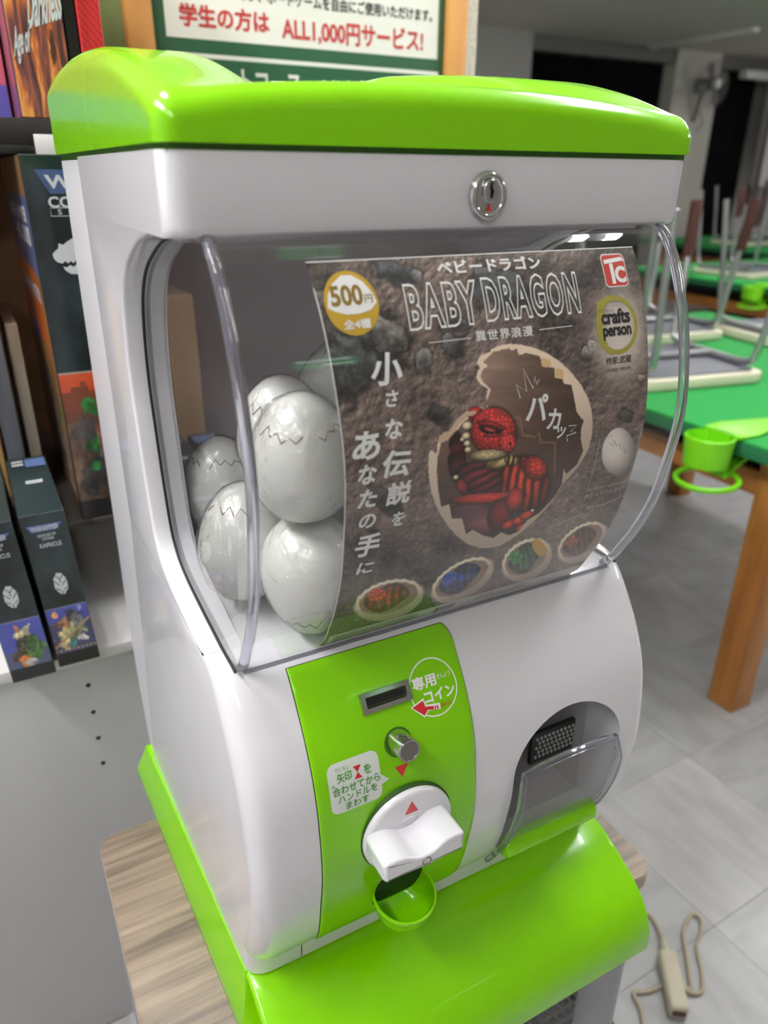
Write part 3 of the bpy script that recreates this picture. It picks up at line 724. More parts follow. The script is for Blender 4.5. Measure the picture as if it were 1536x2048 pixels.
def paint_card():
    u, v = U / 1000, Vv / 1000
    n = fbm(u, v, 9, 1, 6); n2 = fbm(u, v, 60, 5, 4); n3 = fbm(u, v, 3.2, 9, 3); fine = fbm(u, v, 210, 21, 3)
    base = np.array([128, 114, 108.0]); img = np.ones(U.shape + (3,)) * base
    img *= (0.48 + 0.62 * n + 0.30 * n2)[..., None]
    img += ((n3 - 0.5) * 60)[..., None] * np.array([1.0, 0.86, 0.78])
    w1, w2 = worley(u + 0.02 * fbm(u, v, 30, 3, 3), v, 46, 7); w3, _ = worley(u, v + 0.02 * fbm(u, v, 40, 4, 3), 21, 8)
    hgt = 1.2 * n + 0.35 * n2 + 0.22 * fine + 0.45 * np.clip(0.5 - w1, 0, 1) * (n3 > 0.42) + 0.5 * np.clip(0.42 - w3, 0, 1)
    gy, gx = np.gradient(hgt); sh_ = np.clip(1 + 3.4 * (-gx * 0.7 + gy * 0.9), 0.45, 1.7)       # clods of soil, as the printed picture shows them
    img *= (0.80 + 0.35 * fine)[..., None]; img *= sh_[..., None]
    crack = np.clip((0.42 - n) * 5, 0, 1) * np.clip((fbm(u, v, 120, 33, 3) - 0.40) * 6, 0, 1)
    img *= (1 - 0.55 * crack)[..., None]
    for cx, cy, a, b, rot, col in [(790, 545, 42, 22, 15, (86, 88, 92)), (832, 552, 16, 13, 60, (118, 116, 115)), (740, 690, 62, 62, 20, (92, 92, 94)), (778, 672, 40, 34, 30, (124, 120, 116)), (690, 735, 60, 58, 40, (78, 79, 80)),
                                  (648, 600, 26, 20, 80, (130, 124, 120)), (850, 720, 18, 26, 10, (126, 122, 120)), (905, 690, 20, 24, 0, (104, 104, 106)), (1000, 575, 60, 40, 10, (92, 92, 95)), (1155, 560, 22, 16, 20, (80, 80, 84)),
                                  (1172, 705, 12, 16, 10, (150, 146, 142)), (1185, 690, 10, 12, 0, (160, 155, 150)), (1250, 828, 14, 12, 20, (110, 106, 104)), (1283, 756, 10, 9, 0, (150, 142, 136)), (765, 1000, 40, 18, 40, (84, 82, 82)),
                                  (1095, 605, 16, 14, 0, (98, 96, 98)), (920, 650, 18, 14, 30, (98, 97, 99)), (880, 830, 26, 18, 40, (88, 84, 82)), (745, 1062, 12, 4, 10, (70, 68, 68)), (1230, 590, 22, 14, 45, (90, 88, 90))]:
        a_ = math.radians(rot); dx, dy = U - cx, Vv - cy
        p, q = (dx * math.cos(a_) + dy * math.sin(a_)) / a, (-dx * math.sin(a_) + dy * math.cos(a_)) / b
        rr = (np.abs(p) ** 2.6 + np.abs(q) ** 2.6) ** (1 / 2.6) + (fbm(u, v, 45, int(cx), 3) - 0.5) * 1.1
        sh = np.clip(0.92 - 0.30 * (p * 0.4 + q * 0.9) + (n2 - 0.5) * 0.9 + (fine - 0.5) * 0.5, 0.35, 1.4)
        mk = np.clip((1 - rr) * 9, 0, 1)[..., None]; rim = np.clip((1.25 - rr) * 4, 0, 1)[..., None] * 0.4
        img[:] = img * (1 - rim); img[:] = img * (1 - mk) + (np.array(col, float) * sh[..., None]) * mk
    Z3 = lambda *pts: [(820 + a / 3.84, 680 + b / 3.84) for a, b in pts]
    A, B = (U - 820) * 3.84, (Vv - 680) * 3.84
    # pale halo behind the maker's mark at top right
    h = np.exp(-(((U - 1240) / 52) ** 2 + ((Vv - 668) / 95) ** 2) ** 1.6); mixc(img, h, (226, 216, 206), 0.92)
    # ---- the big egg: outer shell, hollow, then the dragon
    shell_out = Z3((620, 75), (680, 45), (760, 30), (850, 36), (950, 58), (1050, 100), (1150, 165), (1235, 245), (1310, 340), (1365, 440), (1395, 540), (1404, 640), (1396, 740), (1370, 840), (1320, 930), (1260, 1010), (1170, 1110), (1120, 1190), (1075, 1260), (1000, 1345), (920, 1420), (850, 1480), (770, 1535), (700, 1575), (620, 1596), (540, 1598), (450, 1570), (370, 1515), (300, 1440), (240, 1350), (195, 1260), (165, 1170), (145, 1060), (140, 950), (150, 855), (175, 850), (205, 880), (215, 780), (260, 710), (300, 700), (370, 600), (440, 545), (520, 510), (580, 520), (600, 480), (585, 430), (600, 375), (540, 340), (508, 290), (520, 235), (540, 215), (512, 175), (540, 120), (620, 90))
    mixc(img, inpoly(U, Vv, np.array(shell_out)), (214, 196, 178))
    t_ = inpoly(U, Vv, np.array(shell_out)); sh = np.clip(1.02 - 0.00028 * (B - 900) - 0.00012 * (A - 700), 0.7, 1.1)
    img[t_] *= sh[t_][..., None]
    hollow = Z3((640, 90), (760, 62), (780, 82), (820, 62), (835, 112), (900, 100), (990, 122), (1005, 140), (1015, 205), (1080, 210), (1110, 215), (1115, 290), (1175, 300), (1180, 335), (1240, 345), (1260, 440), (1280, 550), (1310, 595), (1335, 620), (1315, 680), (1312, 760), (1330, 850), (1280, 960), (1200, 1030), (1180, 990), (1165, 1110), (1100, 1215), (990, 1330), (900, 1385), (830, 1470), (760, 1500), (700, 1478), (640, 1520), (560, 1500), (480, 1460), (430, 1490), (400, 1370), (320, 1375), (300, 1260), (235, 1285), (205, 1180), (180, 1090), (172, 960), (215, 890), (240, 780), (330, 730), (420, 620), (520, 560), (600, 520), (590, 470), (620, 380), (560, 320), (540, 280), (560, 225), (600, 200), (560, 170))
    hm = inpoly(U, Vv, np.array(hollow)); g = np.clip((A - 560) / 700, 0, 1); hb = np.clip((B - 100) / 1300, 0, 1)
    hc = np.array([176, 152, 136.0]) * (1 - g)[..., None] + np.array([88, 68, 56.0]) * g[..., None]
    hc = hc * (1 - hb)[..., None] + np.array([84, 62, 56.0]) * hb[..., None]
    streak = fbm(u * 0.25, v, 60, 44, 3); hc = hc * (0.84 + 0.32 * streak)[..., None]
    img[hm] = hc[hm]
    for pl in (((1000, 135), (1075, 150), (1085, 205), (1015, 205)), ((1112, 215), (1180, 230), (1178, 295), (1118, 290))):
        mixc(img, inpoly(U, Vv, np.array(Z3(*pl))), (222, 190, 138))
    for pl in (((790, 590), (850, 590), (870, 720), (960, 740), (995, 700), (1010, 780), (1120, 785), (1115, 1030), (1105, 1030), (1108, 795), (1000, 792), (985, 715), (960, 755), (860, 740), (840, 600), (790, 600)),):
        mixc(img, inpoly(U, Vv, np.array(Z3(*pl))), (168, 138, 112), 0.6)
    d1, d2 = worley(A / 100, B / 100, 3.0, 3); cell = np.clip((d2 - d1) * 3.2, 0, 1)
    def blob(cx, cy, a, b, rot, col, tex=None, depth=0.55, only=hm):
        r_ = math.radians(rot); dx, dy = A - cx, B - cy
        p, q = (dx * math.cos(r_) + dy * math.sin(r_)) / a, (-dx * math.sin(r_) + dy * math.cos(r_)) / b
        rr = p * p + q * q; mk = np.clip((1 - rr) * 12, 0, 1)
        if only is not None: mk = mk * only
        s = np.clip(1.12 - depth * rr - 0.22 * q, 0.25, 1.3)
        if tex is not None: s = s * tex
        halo = np.clip((1.30 - rr) * 3.5, 0, 1) * 0.55 * (only if only is not None else 1)       # printed outline shadow of the figure in the picture
        img[:] = img * (1 - halo[..., None] * 0.8)
        mixc2(mk, np.array(col, float) * s[..., None])
    def mixc2(mk, colimg):
        img[:] = img * (1 - mk[..., None]) + colimg * mk[..., None]
    scal = 0.62 + 0.42 * cell
    stripe = lambda ang, fr, lo=0.60: lo + (1 - lo) * np.clip(0.5 + 0.9 * np.sin((A * math.cos(ang) + B * math.sin(ang) + 26 * fbm(u, v, 30, 2, 2)) * fr), 0, 1)
    full = np.ones(U.shape, bool); nearhm = inpoly(U, Vv, np.array(Z3((200, 500), (800, 480), (1200, 900), (1110, 1215), (990, 1330), (830, 1480), (560, 1500), (300, 1300), (190, 1180), (230, 1000), (310, 860))))
    blob(360, 900, 70, 190, 0, (92, 42, 44), stripe(1.2, 0.05), only=nearhm)
    blob(560, 1390, 260, 130, 10, (136, 92, 98), stripe(1.4, 0.03, 0.8), only=hm)
    blob(870, 1110, 200, 215, -12, (214, 78, 44), stripe(0.15, 0.10, 0.42), only=nearhm)
    blob(960, 985, 100, 90, 30, (206, 70, 46), scal, only=nearhm)
    blob(540, 1070, 175, 130, 15, (132, 52, 56), stripe(1.15, 0.11, 0.5), only=nearhm)
    blob(590, 1215, 280, 42, -4, (190, 68, 60), 0.85 + 0.2 * cell, only=nearhm)
    blob(690, 1340, 85, 130, 25, (128, 48, 46), None, only=nearhm)
    blob(800, 1230, 62, 95, 20, (190, 66, 56), None, only=nearhm)
    for k, (a, b) in enumerate([(760, 1420), (840, 1385), (900, 1345), (870, 1440)]): blob(a, b, 62, 30, -25, (200, 76, 54), None, only=nearhm)
    blob(940, 1310, 16, 12, 0, (210, 200, 180), None, only=nearhm)
    blob(400, 1130, 40, 60, -20, (150, 58, 56), None, only=nearhm)
    blob(700, 940, 125, 42, -14, (198, 178, 122), stripe(0.9, 0.07, 0.7), only=full & nearhm)
    blob(780, 925, 55, 42, 20, (188, 160, 104), stripe(0.2, 0.16, 0.3), only=full & nearhm)
    # head
    blob(505, 570, 60, 60, 0, (206, 72, 66), None, only=full)
    blob(640, 700, 172, 182, -8, (222, 78, 76), scal, 0.42, only=full)
    blob(745, 790, 65, 75, 10, (222, 80, 78), scal, 0.3, only=full)
    blob(620, 655, 110, 34, 14, (150, 50, 52), scal, 0.3, only=full)
    blob(615, 692, 88, 36, 14, (52, 26, 30), None, 0.2, only=full)
    blob(612, 688, 50, 17, 14, (202, 98, 92), None, 0.7, only=full)
    blob(612, 672, 60, 9, 16, (90, 36, 40), None, 0.3, only=full)
    blob(640, 735, 78, 15, -2, (150, 54, 56), scal, 0.3, only=full)
    blob(770, 800, 9, 14, 20, (60, 24, 28), None, 0.2, only=full)
    blob(600, 885, 145, 44, -4, (196, 178, 140), 0.85 + 0.2 * cell, 0.6, only=full)
    for hx, hy, hr in [(437, 660, 42), (430, 738, 35), (400, 765, 18), (438, 795, 28), (445, 843, 28), (352, 1055, 22)]: blob(hx, hy, hr, hr * 0.82, -15, (232, 214, 180), None, 0.6, only=full)
    # jagged left lip of the lower shell standing in front of the neck
    lip = Z3((215, 785), (225, 740), (262, 710), (300, 700), (370, 600), (440, 550), (510, 545), (505, 570), (440, 590), (380, 650), (330, 720), (290, 770), (225, 790))
    mixc(img, inpoly(U, Vv, np.array(lip)), (206, 184, 158))
    lip2 = Z3((150, 855), (175, 852), (210, 885), (205, 1000), (215, 1140), (240, 1285), (300, 1262), (322, 1372), (400, 1370), (430, 1490), (482, 1458), (560, 1500), (640, 1522), (700, 1480), (760, 1502), (830, 1472), (900, 1385), (990, 1330), (960, 1385), (850, 1482), (700, 1575), (560, 1600), (430, 1560), (300, 1440), (200, 1260), (145, 1060), (140, 950))
    lm = inpoly(U, Vv, np.array(lip2)); mixc(img, lm, (218, 202, 184)); img[lm] *= np.clip(1.03 - 0.0003 * (B[lm] - 1000), 0.7, 1.1)[..., None]
    # ---- small egg in its box, and the row of four hatchlings
    dx, dy = (U - 1238) / 35, (Vv - 909) / 47; rr = dx * dx + (dy * (1 + 0.12 * np.clip(dy, -1.5, 1.5))) ** 2
    mk = np.clip((1 - rr) * 14, 0, 1); mixc2(mk, np.array([222, 212, 206.0]) * np.clip(1.05 - 0.3 * rr - 0.25 * dx - 0.2 * dy, 0.4, 1.1)[..., None])
    for cx, cy, a, b, rot, col in [(778, 1200, 74, 40, -16, (196, 72, 58)), (925, 1160, 72, 36, -30, (62, 92, 176)), (1054, 1120, 56, 40, -32, (58, 136, 72)), (1165, 1085, 58, 34, -34, (150, 82, 60))]:
        r_ = math.radians(rot); dx, dy = U - cx, Vv - cy
        p, q = (dx * math.cos(r_) + dy * math.sin(r_)) / a, (-dx * math.sin(r_) + dy * math.cos(r_)) / b
        jag = 0.10 * (np.abs(((p * 4.5) % 1) - 0.5) - 0.25) * (q < 0.2)
        rr = np.sqrt(p * p + q * q) + jag
        mixc2(np.clip((1 - rr) * 14, 0, 1), np.array([214, 198, 180.0]) * np.clip(1.0 - 0.25 * q, 0.6, 1.2)[..., None])
        r2 = np.sqrt((p / 0.84) ** 2 + ((q + 0.10) / 0.74) ** 2) + jag
        mixc2(np.clip((1 - r2) * 14, 0, 1), np.ones(U.shape + (3,)) * np.array([150, 124, 112.0]))
        r3 = ((p + 0.05) / 0.66) ** 2 + ((q + 0.14 + 0.10 * np.sin(p * 5)) / 0.60) ** 2
        tx = 0.55 + 0.30 * np.clip(np.sin(p * 26 + 6 * q + 5 * n2), -0.5, 1) + 0.7 * (fbm(u, v, 90, 61, 3) - 0.5)
        mixc2(np.clip((1 - r3) * 8, 0, 1), np.array(col, float) * np.clip(tx * (1.15 - 0.5 * r3), 0.2, 1.3)[..., None])
        r4 = ((p + 0.28) / 0.26) ** 2 + ((q + 0.42) / 0.34) ** 2
        mixc2(np.clip((1 - r4) * 8, 0, 1), np.array(col, float) * np.clip(0.55 + 0.6 * cell, 0.2, 1.3)[..., None])
        if cx == 1054: mixc2(np.clip((1 - ((p - 0.6) / 0.22) ** 2 - ((q + 0.2) / 0.5) ** 2) * 6, 0, 1), np.ones(U.shape + (3,)) * np.array([196, 158, 70.0]))
    return (np.clip(img, 0, 255) / 255) ** 1.15 * 255 * 1.08
pic = print_grid('artwork', PP, paint_card(), print_mat('card_print', 0.5, 0.25), poster)
bm = bmesh.new(); rows = [[(x, y + 0.0007, z) for x in (xa, (xa + QX1) / 2, QX1)] for xa, y, z in zip(xl[::20], yy[::20], zz[::20])]
bm_loft(bm, rows, cap=False, closed=False); link('card_backing', from_bm(bm), mat('card_back', (188, 186, 184), 0.7), poster)
decal('card_edge', [line([(np.interp(z, zz, xl), z) for z in zz[::25]], 0.0007), line([(0.068, QZ1), (QX1, QZ1)], 0.0005)], pm(0.0002), WPRINT, poster)
GOLD = mat('gold_print', (206, 166, 50), 0.45); DGOLD = mat('dark_gold_print', (150, 120, 40), 0.45)
bg = decal('price_egg', [ell(0.0893, 0.5243, 0.0163, 0.0160, rot=-35)], pm(0.0002), GOLD, poster, step=0.004); bg['label'] = 'gold egg-shaped price badge'
cap_ = [(0.0746, 0.5228), (0.0760, 0.5290), (0.0800, 0.5345), (0.0860, 0.5382), (0.0920, 0.5382), (0.0985, 0.5345), (0.1030, 0.5285), (0.1045, 0.5240), (0.1000, 0.5205), (0.0930, 0.5190), (0.0850, 0.5190), (0.0785, 0.5208)]
decal('badge_cap', [P2(*cap_)], pm(0.0003), WPRINT, bg, step=0.004)
decal('price_lettering', [T('500', 0.0772, 0.5232, 0.0965, 0.5335, 0.03), T('円', 0.0973, 0.5240, 0.1022, 0.5282, 0.01)], pm(0.0004), DGOLD, bg, step=0.004)
decal('badge_lettering', [T('全4種', 0.0818, 0.5115, 0.0985, 0.5165, 0.03)], pm(0.0004), WPRINT, bg, step=0.004)
def HOLLOW(word, x0, z0, x1, z1):
    # hollow fat capitals: one outline stroke following each letter, letters set a little apart
    V, F = _text_raw(word, 0.021, 1.20, 0.035)
    return fit((V, F), x0, z0, x1, z1)
decal('title_lettering', [HOLLOW('BABY', 0.1222, 0.5078, 0.1715, 0.5322), HOLLOW('DRAGON', 0.1752, 0.5083, 0.2482, 0.5332)], pm(0.0003), WPRINT, poster, step=0.004)
decal('reading_lettering', [T('ベビードラゴン', 0.1475, 0.5357, 0.2228, 0.5430, 0.035, space=1.1)], pm(0.0003), WPRINT, poster, step=0.004)
decal('subtitle_lettering', [T('異世界浪漫', 0.1655, 0.4985, 0.2080, 0.5045, 0.015, space=1.15), line([(0.1331, 0.5007), (0.1620, 0.5009)], 0.0004), line([(0.2130, 0.5015), (0.2395, 0.5018)], 0.0004)], pm(0.0003), WPRINT, poster, step=0.004)
# vertical brush lettering, two columns
bl = []
def gl(ch, cx, cz, h, wk=1.0, rot=0, skew=0.0): bl.append(T(ch, cx - h * wk / 2, cz - h / 2, cx + h * wk / 2, cz + h / 2, 0.03 if h > 0.011 else 0.022, rot=rot, skew=skew))
for ch, cx, cz, h, wk in [('小', 0.1033, 0.4895, 0.0175, 1.15), ('さ', 0.1050, 0.4735, 0.0092, 0.85), ('な', 0.1048, 0.4565, 0.0115, 1.0), ('伝', 0.1056, 0.4360, 0.0165, 1.15), ('説', 0.1082, 0.4165, 0.0155, 1.05), ('を', 0.1098, 0.3985, 0.0100, 0.9),
                          ('あ', 0.0868, 0.4495, 0.0165, 1.05), ('な', 0.0868, 0.4325, 0.0120, 1.0), ('た', 0.0878, 0.4170, 0.0120, 1.0), ('の', 0.0886, 0.4015, 0.0098, 1.15), ('手', 0.0900, 0.3840, 0.0165, 1.0), ('に', 0.0905, 0.3665, 0.0090, 1.25)]:
    gl(ch, cx, cz, h, wk, rot=random.uniform(-5, 3), skew=0.12)
decal('brush_lettering', bl, pm(0.0003), mat('brush_white', (246, 247, 246), 0.5), poster, step=0.004)
# cracking sound word and its zigzags
decal('sound_lettering', [T('パ', 0.1995, 0.4470, 0.2165, 0.4640, 0.03, rot=-6), T('カ', 0.2165, 0.4395, 0.2275, 0.4530, 0.025, rot=-8), T('ッ', 0.2245, 0.4325, 0.2320, 0.4405, 0.02, rot=-10),
      line([(0.1950, 0.4628), (0.1925, 0.4712), (0.2000, 0.4662), (0.1982, 0.4800), (0.2052, 0.4675), (0.2068, 0.4745), (0.2085, 0.4695), (0.2102, 0.4725)], 0.0006),
      line([(0.2345, 0.4400), (0.2415, 0.4395), (0.2365, 0.4360), (0.2415, 0.4345), (0.2335, 0.4335), (0.2350, 0.4295)], 0.0006)], pm(0.0003), WPRINT, poster, step=0.004)
tc = decal('corner_logo', [rrect(0.2722, 0.5222, 0.2922, 0.5418, 0.003)], pm(0.0002), WPRINT, poster, step=0.004); tc['label'] = 'red and white corner logo'
decal('logo_red', [rrect(0.2728, 0.5229, 0.2916, 0.5412, 0.0026)], pm(0.0003), mat('logo_red', (204, 66, 60), 0.45), tc, step=0.004)
decal('logo_lettering', [P2((0.2742, 0.5360), (0.2900, 0.5375), (0.2928, 0.5368), (0.2898, 0.5398), (0.2898, 0.5388), (0.2742, 0.5384)), P2((0.2782, 0.5242), (0.2812, 0.5242), (0.2812, 0.5362), (0.2782, 0.5362)),
      T('C', 0.2815, 0.5245, 0.2908, 0.5345, 0.05)], pm(0.0004), WPRINT, tc, step=0.004)
ola = mat('olive_brush', (168, 160, 62), 0.5)
mk_ = decal('maker_mark', [ring(0.2772, 0.4992, 0.0180, 0.0180, 0.0030), (np.column_stack([np.array([[0.2592, 0.499], [0.262, 0.514], [0.272, 0.5178], [0.278, 0.5168], [0.268, 0.5125], [0.2645, 0.499], [0.268, 0.4865], [0.279, 0.482], [0.270, 0.4815], [0.262, 0.487]]), np.full(10, 0.00006)]), [(0, 1, 2, 3, 4, 5), (0, 5, 6, 7, 8, 9)])], pm(0.0002), ola, poster, step=0.004)
decal('maker_lettering', [T('crafts', 0.2640, 0.5003, 0.2890, 0.5095, 0.035, space=0.95), T('person', 0.2645, 0.4905, 0.2892, 0.4985, 0.035, space=0.95), T('クラフトパーソン', 0.2625, 0.5075, 0.2755, 0.5097),
      T('作家:武蔵', 0.2655, 0.4752, 0.2880, 0.4802, 0.01), T('(北海道十勝出身)', 0.2662, 0.4703, 0.2880, 0.4730)], pm(0.0003), KPRINT, poster, step=0.004)
decal('egg_box_outline', [line([(0.2755, 0.4272), (0.2640, 0.4262), (0.2640, 0.3868), (0.3018, 0.3868), (0.3018, 0.4285), (0.2955, 0.4285)], 0.0005),
      T('卵からでてくるよ!', 0.2630, 0.3800, 0.3000, 0.3835), T('約7.0cm', 0.2680, 0.3690, 0.2860, 0.3730), line([(0.2330, 0.3600), (0.2670, 0.3670)], 0.0005), line([(0.2860, 0.3710), (0.3000, 0.3740)], 0.0005)], pm(0.0003), mat('faint_print', (200, 196, 192), 0.5), poster, step=0.004)
decal('egg_crack', [line([(0.2745, 0.4215), (0.2775, 0.4195), (0.2772, 0.4235), (0.2815, 0.4180), (0.2830, 0.4205), (0.2860, 0.4150), (0.2885, 0.4165), (0.2900, 0.4120), (0.2925, 0.4125)], 0.0004)], pm(0.0003), mat('crack_print', (120, 108, 104), 0.5), poster, step=0.004)
FAINT = mat('faint_print2', (206, 200, 196), 0.5)
for word, a, b, c_, d_ in (('レッドドラゴン', 0.0950, 0.3130, 0.1280, 0.3160), ('ブルードラゴン', 0.1560, 0.3085, 0.1890, 0.3115), ('グリーンドラゴン', 0.2120, 0.3090, 0.2420, 0.3118)):
    decal('name_lettering', [T(word, a, b, c_, d_)], pm(0.0003), FAINT, poster, step=0.004)
# printed information strip along the foot of the card
strip = decal('information_strip', [P2((0.0790, 0.2872), (QX1 - 0.001, 0.2872), (QX1 - 0.001, 0.3015), (0.0790, 0.3015))], pm(0.00025), mat('strip_print', (196, 196, 190), 0.5), poster, step=0.004)
tiny = []
for k in range(7):
    x = 0.0825
    while x < 0.150:
        wd = random.uniform(0.006, 0.014); tiny.append(line([(x, 0.2988 - k * 0.0016), (min(x + wd, 0.151), 0.2988 - k * 0.0016)], 0.0006)); x += wd + 0.0012
tiny += [P2((0.165, 0.2905), (0.183, 0.2905), (0.183, 0.2985), (0.165, 0.2985)), ring(0.192, 0.2945, 0.004, 0.004, 0.0007)]
for k in range(4): tiny.append(line([(0.200, 0.2985 - k * 0.0024), (0.250, 0.2985 - k * 0.0024)], 0.0007))
decal('small_print', tiny, pm(0.0004), mat('small_print_grey', (110, 118, 104), 0.5), strip, step=0.004)

# ================================================================== egg capsules in the bin
EGGW = mat('egg_white', (230, 231, 226), 0.34, var=0.015, scale=80, bump=0.30, coat=0.5)
CRACK = mat('crack_line', (166, 160, 148), 0.7)
eggp = [(math.sin(math.pi * t), -math.cos(math.pi * t)) for t in np.linspace(0, 1, 28)]
def egg_r(t, R_, H_):                              # t 0..1 from the blunt end to the tip
    a = math.pi * t; return R_ * math.sin(a) * (1 + 0.13 * math.cos(a)), -H_ * math.cos(a)
def mk_egg():
    R_, H_ = 0.0335, 0.0435
    bm = bmesh.new(); bm_lathe(bm, [(max(egg_r(t, R_, H_)[0], 0.0002), egg_r(t, R_, H_)[1]) for t in np.linspace(0, 1, 26)], 36)
    shell = from_bm(bm)
    n = 18; pts = []
    for k in range(2 * n + 1):
        a = 2 * math.pi * k / (2 * n); t = 0.72 + (0.024 if k % 2 else -0.024) * (0.2 + 1.3 * random.random())
        if k == 2 * n: pts.append(pts[0]); continue
        r_, z = egg_r(t, R_ + 0.00015, H_); pts.append((r_ * math.cos(a), r_ * math.sin(a), z))
    bm = bmesh.new()
    for k in range(0, 2 * n):
        if k % 9 in (5, 6): continue
        q, p2 = np.array(pts[k]), np.array(pts[k + 1]); bm_tube(bm, [q, (q + p2) / 2 * 1.003, p2], 0.00042, 5)
    crack = from_bm(bm)
    bm = bmesh.new(); bm_lathe(bm, [(max(egg_r(t, R_ * 1.035, H_ * 1.03)[0], 0.0002), egg_r(t, R_, H_ * 1.03)[1]) for t in np.linspace(0, 1, 44)], 64)
    for v in bm.verts:
        co = np.array(v.co); k = fbm(np.array(co[0] + co[2] * 0.3 + 2), np.array(co[1] * 1.0 + co[2] + 2), 70, 3, 3)
        v.co += Vector(co / np.linalg.norm(co)) * float((k - 0.5) * 0.0035)
    wrap = from_bm(bm)
    return shell, crack, wrap
e_s, e_c, e_w = mk_egg()
for me, m_ in ((e_s, EGGW), (e_c, CRACK), (e_w, WRAP)):
    me.materials.append(m_); me.polygons.foreach_set('use_smooth', [True] * len(me.polygons))
def egg(x, y, z, rx, ry, rz, label):
    t = bpy.data.objects.new('egg_capsule', None); COL.objects.link(t); t.empty_display_size = 0.02
    t.location = (x, y, z + Z0); t.rotation_euler = (math.radians(rx), math.radians(ry), math.radians(rz))
    tag(t, label, 'egg capsule', 'egg capsules in the machine')
    for nm, me in (('shell', e_s), ('crack_line', e_c), ('film_wrapper', e_w)):
        o = bpy.data.objects.new(nm, me); COL.objects.link(o); o.parent = t
EGGS = [
    (0.0720, 0.0130, 0.4265, 8, -10, 20, 'large white egg capsule at the front of the window, left of the card'),
    (0.0770, 0.0205, 0.3385, 176, 6, 60, 'front white egg capsule with its cracked rim downward, beneath the large front one'),
    (0.0500, 0.0780, 0.3440, 10, 4, 140, 'white egg capsule at the far left of the bin, low behind the corner rib'),
    (0.0870, 0.0860, 0.4180, -6, 8, 200, 'white egg capsule half hidden behind the window corner rib, above the low left one'),
    (0.1460, 0.1120, 0.4380, 30, 0, 30, 'shaded white egg capsule deep in the bin behind the top of the card edge'),
    (0.1470, 0.0360, 0.4220, 6, 4, 0, 'white egg capsule mostly behind the card, beside the large front one'),
    (0.1460, 0.0400, 0.3360, 4, 0, 40, 'white egg capsule on the bin floor just behind the card'),
    (0.3090, 0.0320, 0.3560, 10, 5, 80, 'white egg capsule at the right end of the bin, beside the card'),
    (0.2200, 0.0600, 0.3380, 0, 0, 10, 'white egg capsule hidden mid-bin behind the red dragon picture'),
    (0.1250, 0.1120, 0.3420, 5, 0, 75, 'white egg capsule in the second row of the bin floor'),
    (0.0670, 0.1900, 0.3430, 0, 3, 75, 'rearmost white egg capsule by the left end of the bin'),
]
for e in EGGS: egg(*e)

# ================================================================== side table under the machine
def wood_mat(name, dark, light, along='x', scale=1.0, rough=0.45):
    mt, nt, b, N, L = newmat(name)
    tc = N.new('ShaderNodeTexCoord'); mp = N.new('ShaderNodeMapping')
    sc = {'x': (2.2, 70, 20), 'y': (42, 2.5, 20), 'z': (30, 30, 2.0)}[along]
    mp.inputs['Scale'].default_value = tuple(s * scale for s in sc)
    no = N.new('ShaderNodeTexNoise'); no.inputs['Scale'].default_value = 1.6; no.inputs['Detail'].default_value = 8; no.inputs['Distortion'].default_value = 0.7
    m2 = N.new('ShaderNodeMapping'); m2.inputs['Scale'].default_value = tuple(q * scale * f_ for q, f_ in zip(sc, (0.9, 0.16, 0.16) if along == 'x' else (0.16, 0.9, 0.16) if along == 'y' else (0.2, 0.2, 0.9)))
    n2 = N.new('ShaderNodeTexNoise'); n2.inputs['Scale'].default_value = 1.3; n2.inputs['Detail'].default_value = 4; n2.inputs['Distortion'].default_value = 1.0
    mxn = N.new('ShaderNodeMath'); mxn.operation = 'MULTIPLY_ADD'; mxn.inputs[1].default_value = 0.5; hv = N.new('ShaderNodeMath'); hv.operation = 'MULTIPLY'; hv.inputs[1].default_value = 0.5
    L.new(tc.outputs['Object'], m2.inputs['Vector']); L.new(m2.outputs['Vector'], n2.inputs['Vector']); L.new(n2.outputs['Fac'], hv.inputs[0]); L.new(no.outputs['Fac'], mxn.inputs[0]); L.new(hv.outputs[0], mxn.inputs[2])
    rp = N.new('ShaderNodeValToRGB'); rp.color_ramp.elements[0].position = 0.36; rp.color_ramp.elements[1].position = 0.62
    rp.color_ramp.elements[0].color = lin(dark); rp.color_ramp.elements[1].color = lin(light)
    L.new(tc.outputs['Object'], mp.inputs['Vector']); L.new(mp.outputs['Vector'], no.inputs['Vector']); L.new(mxn.outputs[0], rp.inputs['Fac'])
    L.new(rp.outputs['Color'], b.inputs['Base Color']); b.inputs['Roughness'].default_value = rough
    return mt
tbl = thing('side_table', (0.16, 0.09, FL), 'small side table with a grey-brown wood grain top carrying the capsule machine', 'table')
bm = bmesh.new(); V, F_ = rrect(-0.083, -0.058, 0.405, 0.240, 0.018, 8); bm_prism(bm, [tuple(p) for p in V], 'z', -0.063, -0.0452, bev=0.001, seg=2)
tt = link('table_top', from_bm(bm), wood_mat('driftwood_laminate', (94, 81, 71), (156, 138, 120), 'x', 1.35), tbl)
V, F_ = rrect(-0.0834, -0.0584, 0.4054, 0.2404, 0.0184, 8); bm = bmesh.new(); bm_prism(bm, [tuple(p) for p in V], 'z', -0.0625, -0.047); link('edge_band', from_bm(bm), mat('edge_band', (176, 160, 146), 0.5), tbl)
LEGM = mat('grey_painted_metal', (150, 150, 156), 0.45)
